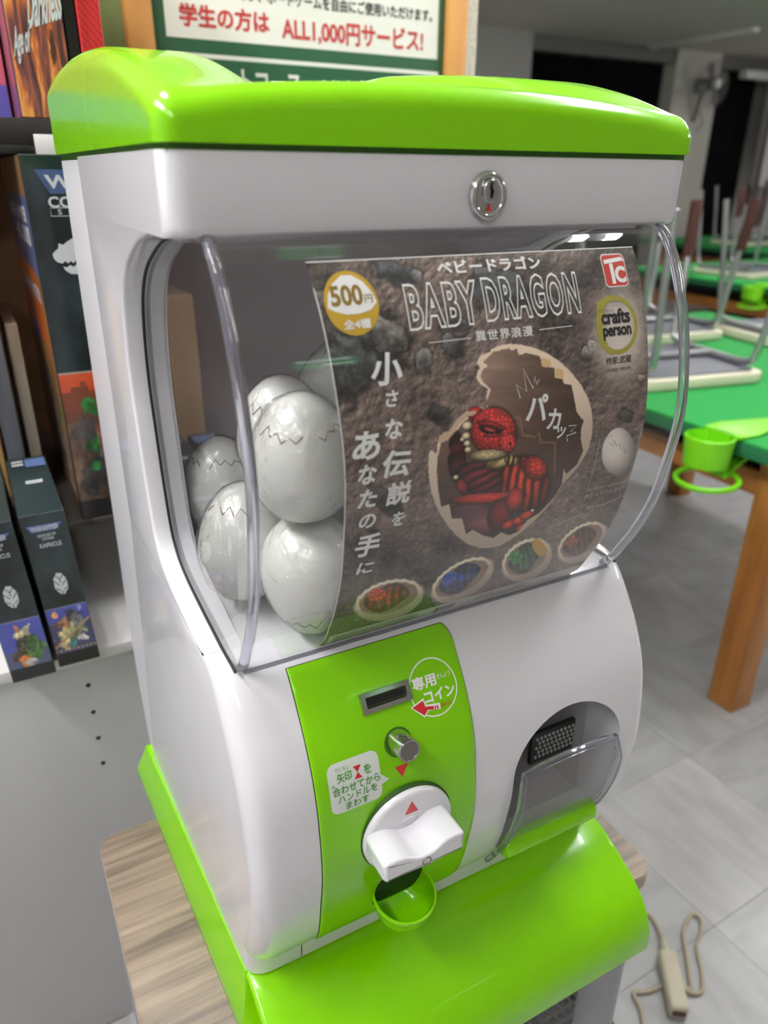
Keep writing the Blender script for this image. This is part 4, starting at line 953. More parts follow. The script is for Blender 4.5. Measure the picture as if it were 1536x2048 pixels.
for lx, ly in ((0.383, -0.036), (0.383, 0.215), (-0.062, 0.215), (-0.062, -0.036)):
    bm = bmesh.new(); t = bmesh.new()
    bm_lathe(bm, [(0.022, FL + 0.012), (0.0205, -0.0635)], 28, Matrix.Translation(Vector((lx, ly, 0))))
    lg = link('leg', from_bm(bm), LEGM, tbl)
    bm = bmesh.new(); bm_lathe(bm, [(0.021, FL), (0.024, FL + 0.003), (0.024, FL + 0.012)], 28, Matrix.Translation(Vector((lx, ly, 0)))); link('foot', from_bm(bm), mat('dark_rubber', (40, 40, 42), 0.7), lg)
# perforated round plate lying on the floor beneath the table
pd = thing('perforated_disc', (0.458, 0.088, FL), 'black perforated round metal plate on the floor beneath the side table', 'metal plate')
bm = bmesh.new(); R_ = 0.105; st = 0.014
for i in range(-8, 9):
    for j in range(-8, 9):
        x, y = i * st + (j % 2) * st / 2, j * st
        if math.hypot(x, y) > R_ - 0.012: continue
        bm_box(bm, 0.458 + x - st / 2, 0.458 + x - st * 0.10, 0.088 + y - st / 2, 0.088 + y + st / 2, FL + 0.010, FL + 0.013)
        bm_box(bm, 0.458 + x - st * 0.15, 0.458 + x + st / 2, 0.088 + y - st / 2, 0.088 + y - st * 0.05, FL + 0.0102, FL + 0.0128)
tag(link('perforated_plate', from_bm(bm), BLACK, pd, smooth=None), kind='stuff')
bm = bmesh.new(); t = bmesh.new(); bm_loft(t, [[(0.458 + q * math.cos(a), 0.088 + q * math.sin(a), z) for a in np.linspace(0, 2 * math.pi, 48, endpoint=False)] for q, z in ((R_ - 0.014, FL + 0.013), (R_, FL + 0.016), (R_ + 0.002, FL), (R_ - 0.004, FL), (R_ - 0.014, FL + 0.010), (R_ - 0.014, FL + 0.013))], cap=False)
merge(bm, t); link('rim', from_bm(bm), BLACK, pd)

# ================================================================== power strip and its cord on the floor
CREAM = mat('yellowed_plastic', (200, 194, 172), 0.45, var=0.05, scale=40)
ps = thing('power_strip', (0.69, 0.07, FL), 'cream power strip with a looped cord lying on the floor tiles', 'power strip')
ax = Vector((0.663 - 0.716, 0.032 - 0.104, 0)); Ln = 0.118; ax.normalize(); ang = math.atan2(ax.y, ax.x)
Mp = Matrix.Translation(Vector((0.694, 0.070, FL))) @ Matrix.Rotation(ang, 4, 'Z')
bm = bmesh.new(); bm_box(bm, -0.040, 0.058, -0.0150, 0.0150, 0.0, 0.026, 0.006, 3, Mp); hs = link('housing', from_bm(bm), CREAM, ps)
bm = bmesh.new(); bm_tube(bm, [Mp @ Vector((-0.038, 0, 0.013)), Mp @ Vector((-0.052, 0, 0.012)), Mp @ Vector((-0.068, 0, 0.009))], [0.010, 0.007, 0.0045], 12); link('strain_relief', from_bm(bm), CREAM, ps)
SL = mat('socket_dark', (92, 62, 50), 0.6)
for k, (u, v) in enumerate(((0.058, -0.004),)):
    bm = bmesh.new(); bm_box(bm, 0.0575, 0.0592, -0.010, 0.010, 0.007, 0.019, 0.001, 1, Mp); link('socket', from_bm(bm), SL, ps)
bm = bmesh.new()
c1 = crom([tuple(Mp @ Vector((-0.066, 0, 0.008))), (0.747, 0.148, FL + 0.005), (0.752, 0.172, FL + 0.004), (0.735, 0.185, FL + 0.004), (0.69, 0.20, FL + 0.004), (0.60, 0.26, FL + 0.004), (0.50, 0.34, FL + 0.004)], 8)
bm_tube(bm, c1, 0.0036, 8)
c2 = crom([(0.690, 0.060, FL + 0.004), (0.712, 0.046, FL + 0.0045), (0.724, 0.058, FL + 0.006), (0.752, 0.090, FL + 0.007), (0.778, 0.119, FL + 0.006), (0.806, 0.133, FL + 0.004), (0.824, 0.136, FL + 0.004), (0.824, 0.120, FL + 0.004), (0.800, 0.102, FL + 0.004), (0.778, 0.090, FL + 0.004), (0.752, 0.058, FL + 0.004), (0.728, 0.036, FL + 0.004),
           (0.712, 0.037, FL + 0.005), (0.700, 0.050, FL + 0.006)], 8)
bm_tube(bm, c2, 0.0032, 8)
c3 = crom([(0.690, 0.072, FL + 0.004), (0.664, 0.072, FL + 0.004), (0.645, 0.076, FL + 0.004), (0.628, 0.084, FL + 0.004), (0.622, 0.074, FL + 0.004), (0.618, 0.060, FL + 0.004), (0.606, 0.043, FL + 0.004), (0.57, 0.00, FL + 0.004), (0.50, -0.05, FL + 0.004)], 8)
bm_tube(bm, c3, 0.0034, 8)
link('cord', from_bm(bm), mat('cord_cream', (176, 166, 142), 0.5), ps)

# ================================================================== shelf unit behind the machine, with its goods
shelf = thing('display_shelf', (-0.1, 0.69, FL), 'grey metal display shelf unit with a drilled front panel behind the machine', 'shelf')
PANEL = mat('grey_panel', (188, 188, 188), 0.35, var=0.01, scale=2)
SHW = mat('white_shelf_board', (222, 220, 218), 0.4)
BRN = mat('brown_backboard', (120, 84, 52), 0.7, var=0.2, scale=5, stretch=(1, 1, 6))
SZ = 0.0668
box('front_panel', -0.95, 0.34, 0.428, 0.440, FL, SZ - 0.0155, PANEL, shelf, 0.001)
box('shelf_board', -0.95, 0.34, 0.420, 0.90, SZ - 0.015, SZ, SHW, shelf, 0.0015)
box('base_board', -0.95, 0.34, 0.49, 0.90, FL, FL + 0.02, PANEL, shelf, 0.001)
for k in range(4):
    z = 0.0145 - 0.0412 * k
    bm = bmesh.new(); bm_lathe(bm, [(0.0030, 0.0), (0.0030, 0.0007), (0.0001, 0.0007)], 16, Matrix.Translation(Vector((-0.0562, 0.4284, z))) @ Matrix.Rotation(math.pi / 2, 4, 'X'))
    link('drill_hole', from_bm(bm), BLACK, shelf)
box('back_panel', -0.95, 0.098, 0.895, 0.905, SZ, 1.02, BRN, shelf, 0.001)
box('shelf_board', -0.95, 0.34, 0.505, 0.895, 0.190, 0.1985, mat('smoked_shelf_board', (70, 66, 62), 0.25), shelf, 0.001)
box('shelf_board', -0.95, 0.098, 0.560, 0.895, 0.604, 0.613, mat('dark_shelf_board', (24, 24, 26), 0.4), shelf, 0.001)
for xx, zu in ((-0.945, 1.02), (0.328, SZ - 0.015)):
    box('upright', xx, xx + 0.012, 0.49, 0.895, FL, zu, PANEL, shelf, 0.001)
CARD = print_mat('box_print', 0.3, 0.4)
def face_grid(x0, x1, y0, y1, z0, z1, nu, nv):
    """upright rectangle from (x0,y0) to (x1,y1), bottom z0 to top z1"""
    u = np.linspace(0, 1, nu)[None, :]; v = np.linspace(0, 1, nv)[:, None]
    P = np.stack([x0 + (x1 - x0) * u + 0 * v, y0 + (y1 - y0) * u + 0 * v, z0 + (z1 - z0) * v + 0 * u], -1)
    return P, np.repeat(u, nv, 0), np.repeat(v, nu, 1)
def murk(u, v, seed, a, b, f=3):
    n = fbm(u, v, f, seed, 5)[..., None]; return np.array(a, float) * (1 - n) + np.array(b, float) * n
def splotch(img, u, v, cx, cy, r_, col, seed, rough=0.6, a=0.9, ax=1.0):
    uu_, vv_ = u * ax, v
    wx, wy = fbm(uu_, vv_, 9, seed + 50, 4) - 0.5, fbm(uu_, vv_, 9, seed + 70, 4) - 0.5
    d = np.hypot(uu_ - cx * ax + wx * r_ * 2.6, vv_ - cy + wy * r_ * 2.6) / r_ + (fbm(uu_, vv_, 22, seed, 4) - 0.5) * rough * 2
    mk = np.clip((1 - d) * 5, 0, 1) * a; tex = (0.25 + 1.5 * fbm(uu_ + wx * 0.1, vv_ + wy * 0.1, 34, seed + 9, 4))
    img[:] = img * (1 - mk[..., None]) + np.asarray(col, float) * tex[..., None] * mk[..., None]
SLATE = mat('slate_card', (30, 44, 46), 0.4, var=0.2, scale=30)
LPRINT = mat('pale_lettering', (196, 200, 204), 0.5)
BLUEP = mat('blue_band', (88, 110, 158), 0.5)
# --- two slim boxes standing at the shelf edge
def slim_box(xb0, xb1, lean, yf, zb, zt_, depth, label, art, lettering, seed):
    t = thing('game_box', ((xb0 + xb1) / 2, yf + depth / 2, zb), label, 'box', 'slim game boxes at the shelf edge')
    bm = bmesh.new(); bm_box(bm, xb0, xb1, yf, yf + depth, zb, zt_, 0.0008, 1)
    for v in bm.verts: v.co.x += lean * (v.co.z - zb) / (zt_ - zb)
    bx = link('carton', from_bm(bm), SLATE, t)
    zs_ = zb + (zt_ - zb) * 0.40
    P, u, v = face_grid(xb0 + 0.0006, xb1 - 0.0006, yf - 0.0004, yf - 0.0004, zb + 0.001, zt_ - 0.001, 70, 230)
    P[..., 0] += lean * (P[..., 2] - zb) / (zt_ - zb)
    img = murk(u * 0.3, v, seed, (4, 8, 12), (56, 76, 78), 6)
    lo = v < 0.40; sky = murk(u * 0.3, v, seed + 3, (58, 66, 140), (96, 104, 190), 4); img[lo] = sky[lo]
    art(img, u, v); mixc(img, v < 0.085, (18, 22, 24))
    mixc(img, np.abs(v - 0.40) < 0.004, (150, 150, 170), 0.6)
    pr = print_grid('front_print', P, img, CARD, t)
    L_ = lambda off: (lambda x, z: (x + lean * (z - zb) / (zt_ - zb), yf - 0.0004 - off, z))
    wd = xb1 - xb0; X = lambda q: xb0 + wd * q; Z = lambda q: zb + (zt_ - zb) * q
    decal('title_band', [P2((X(0.10), Z(0.935)), (X(0.20), Z(0.895)), (X(0.72), Z(0.895)), (X(0.90), Z(0.935)))], L_(0.0003), BLUEP, t)
    decal('lettering', [T('WARHAMMER', X(0.19), Z(0.90), X(0.80), Z(0.93), 0.02)] + [T(s, X(a), Z(b), X(c), Z(d_), 0.015) for s, a, b, c, d_ in lettering], L_(0.0005), LPRINT, t)
    em = [(0.5 + 0.16 * math.cos(a) * (1.0 if abs(math.sin(a)) < 0.8 else 0.9), 0.555 + 0.075 * math.sin(a)) for a in np.linspace(0.3, 0.3 + 2 * math.pi, 9)[:-1]]
    decal('crest', [(np.array([(X(a + 0.03), Z(b)) for a, b in em]), [tuple(range(8))])], L_(0.0004), LPRINT, t)
    decal('crest_lines', [line([(X(a), Z(b)), (X(c), Z(d_))], 0.0009) for a, b, c, d_ in ((0.38, 0.58, 0.5, 0.545), (0.68, 0.58, 0.56, 0.545), (0.45, 0.61, 0.53, 0.585), (0.62, 0.61, 0.53, 0.585), (0.40, 0.53, 0.50, 0.51), (0.66, 0.53, 0.57, 0.51), (0.53, 0.585, 0.53, 0.56), (0.46, 0.50, 0.46, 0.485), (0.53, 0.51, 0.53, 0.485), (0.60, 0.50, 0.60, 0.485))], L_(0.00055), SLATE, t)
    # top panel: lettering towards the viewer's left
    yt = lambda x, y: (x + lean, y, zt_ + 0.0006)
    decal('top_band', [P2((xb0 + wd * 0.45, yf + depth * 0.80), (xb1 - wd * 0.05, yf + depth * 0.80), (xb1 - wd * 0.05, yf + depth * 0.95), (xb0 + wd * 0.45, yf + depth * 0.95))], yt, BLUEP, t)
    decal('top_lettering', [line([(X(0.12), yf + depth * q), (X(0.40), yf + depth * q)], 0.006) for q in (0.86, 0.92)] + [line([(X(0.35), yf + depth * q), (X(0.75), yf + depth * q)], 0.004) for q in (0.50, 0.53)], yt, LPRINT, t)
    return t
def art_rider(img, u, v):
    mixc(img, (v < 0.30) & (v > 0.08), (58, 62, 60), 0.55)
    for cx, cy, r_, col, s in [(0.35, 0.30, 0.20, (150, 106, 70), 3), (0.62, 0.33, 0.16, (60, 58, 62), 4), (0.3, 0.2, 0.2, (206, 190, 140), 5), (0.62, 0.22, 0.18, (150, 160, 120), 6), (0.75, 0.17, 0.10, (188, 186, 180), 7), (0.45, 0.14, 0.10, (70, 130, 132), 8), (0.75, 0.30, 0.12, (110, 116, 124), 9), (0.25, 0.36, 0.06, (214, 150, 90), 10), (0.82, 0.37, 0.05, (150, 170, 214), 11)]:
        splotch(img, u, v, cx, cy, r_ * 0.36, col, s, 0.5, 0.9, 0.30)
    mixc(img, np.abs(v - (0.13 + 0.17 * u)) < 0.009, (176, 140, 104), 0.9)
    mixc(img, (np.abs(v - 0.105) < 0.006) & (np.sin(u * 60) > -0.3), (190, 160, 100), 0.8)
def art_walker(img, u, v):
    mixc(img, v < 0.2, (86, 92, 92), 0.6)
    for cx, cy, r_, col, s in [(0.5, 0.31, 0.16, (206, 196, 150), 3), (0.45, 0.24, 0.20, (56, 50, 44), 4), (0.62, 0.20, 0.18, (72, 110, 52), 5), (0.35, 0.18, 0.16, (84, 66, 50), 6), (0.5, 0.13, 0.12, (196, 112, 46), 7), (0.4, 0.35, 0.06, (176, 110, 70), 8), (0.72, 0.26, 0.1, (58, 96, 40), 9), (0.55, 0.1, 0.1, (150, 156, 160), 12)]:
        splotch(img, u, v, cx, cy, r_ * 0.36, col, s, 0.5, 0.9, 0.30)
slim_box(-0.0834, -0.0386, -0.0100, 0.4019, SZ, 0.2596, 0.19, 'slim dark green game box, right of two at the shelf edge, reading KAPRICUS', art_rider,
         [('LEAGUES OF', 0.30, 0.862, 0.70, 0.880), ('VOTANN', 0.38, 0.840, 0.64, 0.857), ('KAPRICUS', 0.30, 0.795, 0.78, 0.822)], 41)
slim_box(-0.1325, -0.0877, -0.0124, 0.3942, SZ, 0.2606, 0.19, 'slim game box with a purple sky picture, left of two at the shelf edge', art_walker,
         [('LEAGUES OF', 0.30, 0.862, 0.70, 0.880), ('VOTANN', 0.38, 0.840, 0.64, 0.857), ('KAPRICUS', 0.30, 0.795, 0.78, 0.822)], 61)
# --- the tall black and orange box on the smoked board
x0, y0, z0, z1 = -0.0235, 0.507, 0.199, 0.6035
cb = thing('game_box', (x0 + 0.14, y0 + 0.14, z0), 'tall game box with a dark front and an orange battle picture on its side', 'box')
bm = bmesh.new(); bm_box(bm, x0, x0 + 0.285, y0, y0 + 0.30, z0, z1, 0.001, 1); link('carton', from_bm(bm), mat('dark_card', (24, 30, 32), 0.35), cb)
P, u, v = face_grid(x0 + 0.0008, x0 + 0.284, y0 - 0.0005, y0 - 0.0005, z0 + 0.001, z1 - 0.001, 300, 420)
img = murk(u, v, 71, (-14, -8, -6), (62, 84, 90), 6)
lo = v < 0.445; pic_ = murk(u, v, 74, (-10, -14, -14), (190, 156, 130), 16); img[lo] = pic_[lo]
mixc(img, (v < 0.445) & (v > 0.33), (226, 80, 38), 0.8)
tw = (v < 0.375 + 0.045 * np.round(vnoise(u, v * 0, 34, 8) * 3) / 3) & (v > 0.30); mixc(img, tw, (104, 60, 40), 0.85)
for cx, cy, r_, col, s in [(0.09, 0.335, 0.035, (36, 120, 50), 1), (0.15, 0.34, 0.03, (24, 84, 40), 2), (0.08, 0.24, 0.05, (36, 110, 50), 3), (0.12, 0.19, 0.05, (96, 92, 90), 4), (0.2, 0.30, 0.06, (58, 52, 50), 5), (0.07, 0.28, 0.04, (60, 54, 56), 6), (0.17, 0.155, 0.03, (186, 120, 60), 7), (0.10, 0.12, 0.06, (52, 52, 50), 8), (0.14, 0.25, 0.03, (140, 70, 70), 9), (0.08, 0.16, 0.025, (40, 110, 54), 10)]:
    splotch(img, u, v, cx, cy, r_, col, s, 0.7, 0.9)
mixc(img, v < 0.055, (20, 18, 20)); mixc(img, v > 0.965, (12, 38, 30), 0.7)
mixc(img, np.abs(v - 0.445) < 0.0016, (170, 160, 150))
print_grid('front_print', P, img, CARD, cb)
fx = flat(y0 - 0.0009); Xb = lambda q: x0 + 0.285 * q; Zb = lambda q: z0 + (z1 - z0) * q
decal('title_band', [P2((-0.012, 0.5895), (0.000, 0.5665), (0.250, 0.5665), (0.259, 0.5895))], flat(y0 - 0.0008), mat('dusk_blue_band', (58, 78, 118), 0.5), cb)
decal('lettering', [T('WARHAMMER', -0.0035, 0.5715, 0.150, 0.5845, 0.03), T('COMBAT PATROL', -0.0035, 0.5530, 0.125, 0.5675 - 0.0035, 0.03), T('S', 0.0045, 0.5465, 0.0085, 0.5515, 0.01), line([(-0.0025, 0.5450), (0.11, 0.5450), (0.11, 0.5535 - 0.0005), (-0.0025, 0.5535 - 0.0005), (-0.0025, 0.5450)], 0.0006)], fx, LPRINT, cb)
sk = [(-0.0075, 0.5075), (-0.0040, 0.5110), (-0.0010, 0.5130), (0.0000, 0.5180), (0.0045, 0.5165), (0.0095, 0.5200), (0.0150, 0.5230), (0.0300, 0.5250), (0.0400, 0.5200), (0.0400, 0.5040), (0.0300, 0.5000), (0.0220, 0.5010), (0.0180, 0.4985), (0.0150, 0.5005), (0.0120, 0.4975), (0.0095, 0.4998), (0.0065, 0.4975), (0.0040, 0.5000), (0.0010, 0.4975), (-0.0040, 0.4990), (-0.0070, 0.5030)]
jw = [(0.0010, 0.4945), (0.0050, 0.4935), (0.0080, 0.4958), (0.0115, 0.4938), (0.0150, 0.4962), (0.0220, 0.4945), (0.0300, 0.4970), (0.0300, 0.4880), (0.0180, 0.4858), (0.0080, 0.4865), (0.0030, 0.4900)]
decal('crest', [(np.array(s_), [tuple(range(len(s_)))]) for s_ in (sk, jw)], fx, LPRINT, cb)
P, u, v = face_grid(x0 - 0.0005, x0 - 0.0005, y0 + 0.299, y0 + 0.001, z0 + 0.001, z1 - 0.001, 160, 320)
img = murk(u, v, 81, (120, 84, 52), (188, 136, 84), 4)
mixc(img, (v > 0.70) & (v < 0.90), (84, 104, 152), 0.9); mixc(img, (v > 0.50) & (v < 0.71) & (u < 0.93 - (v - 0.5) * 0.5), (216, 104, 44), 0.85)
mixc(img, (v > 0.90), (134, 108, 84), 0.7)
for cx, cy, r_, col, s in [(0.35, 0.42, 0.2, (44, 70, 170), 1), (0.6, 0.28, 0.16, (92, 100, 60), 2), (0.75, 0.2, 0.14, (120, 112, 110), 3), (0.5, 0.15, 0.2, (70, 62, 66), 4), (0.8, 0.38, 0.08, (140, 90, 60), 5), (0.86, 0.30, 0.05, (50, 110, 60), 6), (0.85, 0.1, 0.10, (150, 142, 134), 7), (0.3, 0.3, 0.16, (150, 140, 110), 8)]:
    splotch(img, u, v, cx, cy, r_, col, s, 0.9, 0.85)
print_grid('side_print', P, img, CARD, cb)
sd = lambda xx: (lambda a, z: (x0 - 0.0009, xx - a, z))
ye = y0 + 0.299
SILV = mat('silver_lettering', (206, 206, 210), 0.4)
for word, a, b, c_, d_ in (('WARHAMMER', 0.03, 0.835, 0.270, 0.875), ('40,000', 0.09, 0.765, 0.270, 0.825), ('COMBAT PATROL', 0.045, 0.625, 0.275, 0.665)):
    decal('side_lettering', [T(word, a, Zb(b), c_, Zb(d_), 0.03, skew=0.1)], sd(ye), SILV, cb)
# --- boxes on the dark upper board
def plain_box(name, x0, x1, y0, y1, z0, z1, label, cat, front, side=None, base=(60, 50, 46), group=None, n=120, lean=0.0):
    t = thing(name, ((x0 + x1) / 2, (y0 + y1) / 2, z0), label, cat, group)
    bm = bmesh.new(); bm_box(bm, x0, x1, y0, y1, z0, z1, 0.0012, 1)
    link('carton', from_bm(bm), mat('card_%d_%d_%d' % base, base, 0.4), t)
    P, u, v = face_grid(x0 + 0.001, x1 - 0.001, y0 - 0.0005, y0 - 0.0005, z0 + 0.001, z1 - 0.001, n, n); print_grid('front_print', P, front(u, v), CARD, t)
    if side is not None:
        P, u, v = face_grid(x0 - 0.0005, x0 - 0.0005, y1 - 0.001, y0 + 0.001, z0 + 0.001, z1 - 0.001, n // 2, n); print_grid('side_print', P, side(u, v), CARD, t)
    return t
def flames(u, v):
    img = murk(u, v, 91, (78, 40, 36), (128, 78, 84), 3)
    n = fbm(u * 1.6 + 0.4 * fbm(u, v, 4, 5), v * 0.7, 7, 92, 5); g = np.clip((n - 0.40) * 4, 0, 1) * np.clip(1.25 - 1.2 * np.abs(v - 0.38), 0, 1)
    mixc(img, g, (216, 120, 52), 0.95); mixc(img, np.clip((n - 0.56) * 6, 0, 1) * (v < 0.75), (232, 172, 96), 0.8)
    mixc(img, np.clip((0.40 - n) * 6, 0, 1) * (v < 0.6), (56, 34, 28), 0.8); mixc(img, np.clip((v - 0.62) * 3, 0, 0.7), (98, 58, 72))
    for cx, cy, r_, col, s in [(0.62, 0.34, 0.07, (66, 40, 34), 11), (0.75, 0.2, 0.06, (52, 34, 30), 12), (0.8, 0.48, 0.05, (232, 176, 120), 13), (0.55, 0.55, 0.07, (180, 96, 60), 14)]: splotch(img, u, v, cx, cy, r_, col, s, 0.8, 0.85)
    return img
def pinks(u, v):
    img = murk(u, v, 95, (150, 60, 80), (206, 110, 130), 4); mixc(img, v < 0.12, (78, 82, 170), 0.9); return img
A0, A1, AY, AZ0, AZ1 = -0.026, 0.026, 0.60, 0.6135, 0.98
aod = plain_box('game_box', -0.008, 0.048, 0.585, 0.80, 0.640, 0.96, 'large game box with a fiery battle picture and blackletter title, top left', 'box', flames, lambda u, v: murk(u, v, 96, (120, 62, 84), (170, 110, 120), 5), (74, 60, 70), n=200)
bl_ = [T('Age of', -0.0065, 0.688, 0.010, 0.722, 0.03, skew=0.15), T('Darkness', 0.0125, 0.715, 0.047, 0.752, 0.03, skew=0.15)]
for k in range(len(bl_)):
    V, F_ = bl_[k]; V[:, 1] += (V[:, 0] + 0.0065) * 0.35; bl_[k] = (V, F_)
decal('title_lettering', bl_, flat(0.585 - 0.0009), LPRINT, aod)
box('price_ticket', -0.002, 0.040, 0.556, 0.5595, 0.596, 0.6235, mat('white_ticket', (214, 210, 210), 0.5), shelf, 0.0003)
decal('ticket_lettering', [line([(0.022 + 0.002 * k, 0.600), (0.022 + 0.002 * k, 0.609)], 0.0009) for k in range(6)], flat(0.5558), KPRINT, shelf)
box('book_riser', -0.5, 0.30, 0.575, 0.82, 0.6135, 0.6395, mat('dark_riser', (30, 26, 24), 0.5), shelf, 0.001)
plain_box('game_box', -0.21, -0.011, 0.66, 0.86, 0.640, 0.93, 'pink game box with a blue foot, left of the fiery one', 'box', pinks, pinks, (150, 70, 90))
plain_box('game_box', 0.0495, 0.0625, 0.590, 0.80, 0.640, 0.96, 'narrow black game box between the fiery box and the red one', 'box', lambda u, v: murk(u, v, 101, (6, 6, 7), (20, 19, 20)), None, (10, 10, 11), n=20)
def reds(u, v):
    img = murk(u, v, 103, (176, 30, 36), (206, 48, 50), 4); img *= (0.9 + 0.15 * np.sin(v * 240 + u * 20))[..., None]
    return img
plain_box('game_box', 0.0635, 0.0875, 0.585, 0.80, 0.640, 0.96, 'red game box with a ribbed spine, rightmost on the upper board', 'box', reds, None, (190, 40, 44))
# --- goods glimpsed behind the slim boxes
for x0_, x1_, y0_, z1_, col, lb in [(-0.066, -0.060, 0.70, 0.42, (196, 190, 176), 'thin cream card pack standing behind the slim boxes'), (-0.082, -0.070, 0.68, 0.46, (120, 124, 130), 'thin grey booklet standing behind the slim boxes'),
                                  (-0.102, -0.084, 0.73, 0.44, (196, 160, 104), 'tan box standing behind the slim boxes'), (-0.150, -0.106, 0.72, 0.40, (168, 138, 92), 'straw coloured box at the far left behind the slim boxes')]:
    c_ = np.array(col, float)
    plain_box('card_pack', x0_, x1_, y0_, y0_ + 0.12, SZ, 0.1895 if z1_ > 0.19 else z1_, lb, 'card pack', lambda u, v, c_=c_: murk(u, v, int(c_[0]), c_ * 0.85, c_ * 1.05), lambda u, v, c_=c_: murk(u, v, int(c_[1]), c_ * 0.8, c_), col, n=12)
for x0_, x1_, y0_, z1_, col, lb in [(-0.064, -0.050, 0.62, 0.42, (200, 194, 176), 'cream box upright on the smoked board beside the tall battle box'), (-0.090, -0.070, 0.60, 0.46, (92, 96, 104), 'slate grey box upright on the smoked board'),
                                  (-0.135, -0.094, 0.62, 0.44, (206, 166, 104), 'tan box upright on the smoked board at the far left')]:
    c_ = np.array(col, float)
    plain_box('card_pack', x0_, x1_, y0_, y0_ + 0.2, 0.199, z1_, lb, 'card pack', lambda u, v, c_=c_: murk(u, v, int(c_[0]), c_ * 0.75, c_ * 1.05), lambda u, v, c_=c_: murk(u, v, int(c_[1]), c_ * 0.7, c_), col, n=24)

# ================================================================== the framed notice on the partition
SY = 0.928
sg = thing('notice_board', (0.46, SY, 0.40), 'green and cream Japanese price notice in a light wooden frame on the wall', 'sign')
sg['label'] = 'green and cream price notice in a light wooden frame on the wall'
GX0, GX1, GZ0, GZ1 = 0.180, 0.772, 0.42, 1.02
FW = 0.040
FRM = wood_mat('honey_wood_frame', (178, 124, 62), (206, 152, 84), 'z', 0.7)
for a in ((GX0, GX0 + FW, GZ0, GZ1), (GX1 - FW, GX1, GZ0, GZ1), (GX0 + FW, GX1 - FW, GZ0, GZ0 + FW), (GX0 + FW, GX1 - FW, GZ1 - FW, GZ1)):
    box('frame_rail', a[0], a[1], SY - 0.022, SY, a[2], a[3], FRM, sg, 0.002)
DG = mat('deep_green_print', (36, 84, 56), 0.4); CRM = mat('cream_print', (226, 230, 218), 0.4)
box('panel', GX0 + FW, GX1 - FW, SY - 0.010, SY - 0.002, GZ0 + FW, GZ1 - FW, DG, sg, 0.0005)
sy = lambda off: flat(SY - 0.0103 - off)
decal('cream_field', [P2((0.240, 0.7735), (0.718, 0.7735), (0.718, 0.97), (0.240, 0.97)), P2((0.237, 0.545), (0.721, 0.545), (0.721, 0.7545), (0.237, 0.7545))], sy(0), CRM, sg)
V, F_ = rrect(0.243, 0.69, 0.7155, 0.7485, 0.006)
decal('green_heading', [(V, F_)], sy(0.0003), DG, sg)
BRICK = mat('brick_red_print', (184, 60, 56), 0.5)
decal('red_lettering', [T('学生の方は', 0.262, 0.7880, 0.405, 0.8190, 0.035)], sy(0.0004), BRICK, sg)
decal('red_price_lettering', [T('ALL1,000円サービス!', 0.425, 0.7800, 0.688, 0.8160, 0.03, space=1.0)], sy(0.0004), BRICK, sg)
decal('black_lettering', [T('ゲーム用テレイン、ボードゲームを自由にご使用いただけます。', 0.262, 0.8280, 0.705, 0.8470, 0.025), ], sy(0.0004), KPRINT, sg)
decal('heading_lettering', [T('ペイントコース', 0.262, 0.7020, 0.455, 0.7380, 0.025)], sy(0.0006), CRM, sg)
decal('heading_note_lettering', [T(':ペイントブースをご利用の方', 0.480, 0.7060, 0.710, 0.7330, 0.015)], sy(0.0006), CRM, sg)

# ================================================================== gaming tables, upturned stools, drink holders
FELT = mat('green_felt', (34, 146, 66), 0.95, var=0.05, scale=120)
FELTE = mat('dark_green_edge', (22, 104, 62), 0.85)
PINE = wood_mat('orange_pine', (156, 96, 36), (196, 132, 60), 'z', 0.8)
PINEX = wood_mat('orange_pine_rail', (150, 92, 36), (190, 126, 58), 'y', 0.8)
def game_table(x0, x1, y0, y1, label, inset=0.10, shelf_z=None):
    t = thing('gaming_table', ((x0 + x1) / 2, (y0 + y1) / 2, FL), label, 'table', 'felt topped gaming tables')
    H = 0.10
    box('felt_top', x0, x1, y0, y1, H - 0.008, H, FELT, t, 0.003)
    box('table_edge', x0 + 0.001, x1 - 0.001, y0 + 0.001, y1 - 0.001, H - 0.035, H - 0.0082, FELTE, t, 0.002)
    if shelf_z is not None: box('lower_shelf', x0 + inset, x1 - inset, y0 + 0.08, y1 - inset, shelf_z, shelf_z + 0.02, PINEX, t, 0.002)
    box('gap_shade', x0 + inset + 0.06, x1 - inset - 0.06, y0 + 0.13, y1 - inset - 0.06, H - 0.13, H - 0.035, BLACK, t, 0.002)  # black block put in for the shadowed gap beneath the top
    a0, a1, b0, b1 = x0 + inset, x1 - inset, y0 + 0.075, y1 - inset
    for lx in (a0, a1 - 0.07):
        for ly in (b0, b1 - 0.07): box('leg', lx, lx + 0.07, ly, ly + 0.07, FL, H - 0.035, PINE, t, 0.003)
    for a in ((a0 + 0.012, a0 + 0.04, b0 + 0.07, b1 - 0.07), (a1 - 0.04, a1 - 0.012, b0 + 0.07, b1 - 0.07)): box('rail', a[0], a[1], a[2], a[3], -0.055, 0.0, PINEX, t, 0.002)
    for a in ((a0 + 0.07, a1 - 0.07, b0 + 0.012, b0 + 0.04), (a0 + 0.07, a1 - 0.07, b1 - 0.04, b1 - 0.012)): box('rail', a[0], a[1], a[2], a[3], -0.055, 0.0, PINEX, t, 0.002)
    return t
game_table(1.235, 2.46, 0.40, 1.66, 'nearest green felt gaming table on pine legs, right of the capsule machine', 0.105)
game_table(3.30, 4.75, 1.75, 2.95, 'second green felt gaming table, directly beyond the nearest one', 0.06, -0.20)
game_table(5.0, 6.4, 3.1, 4.5, 'farthest green felt gaming table, by the black curtains')
GTUBE = mat('grey_tube', (176, 178, 180), 0.3, metal=0.7)
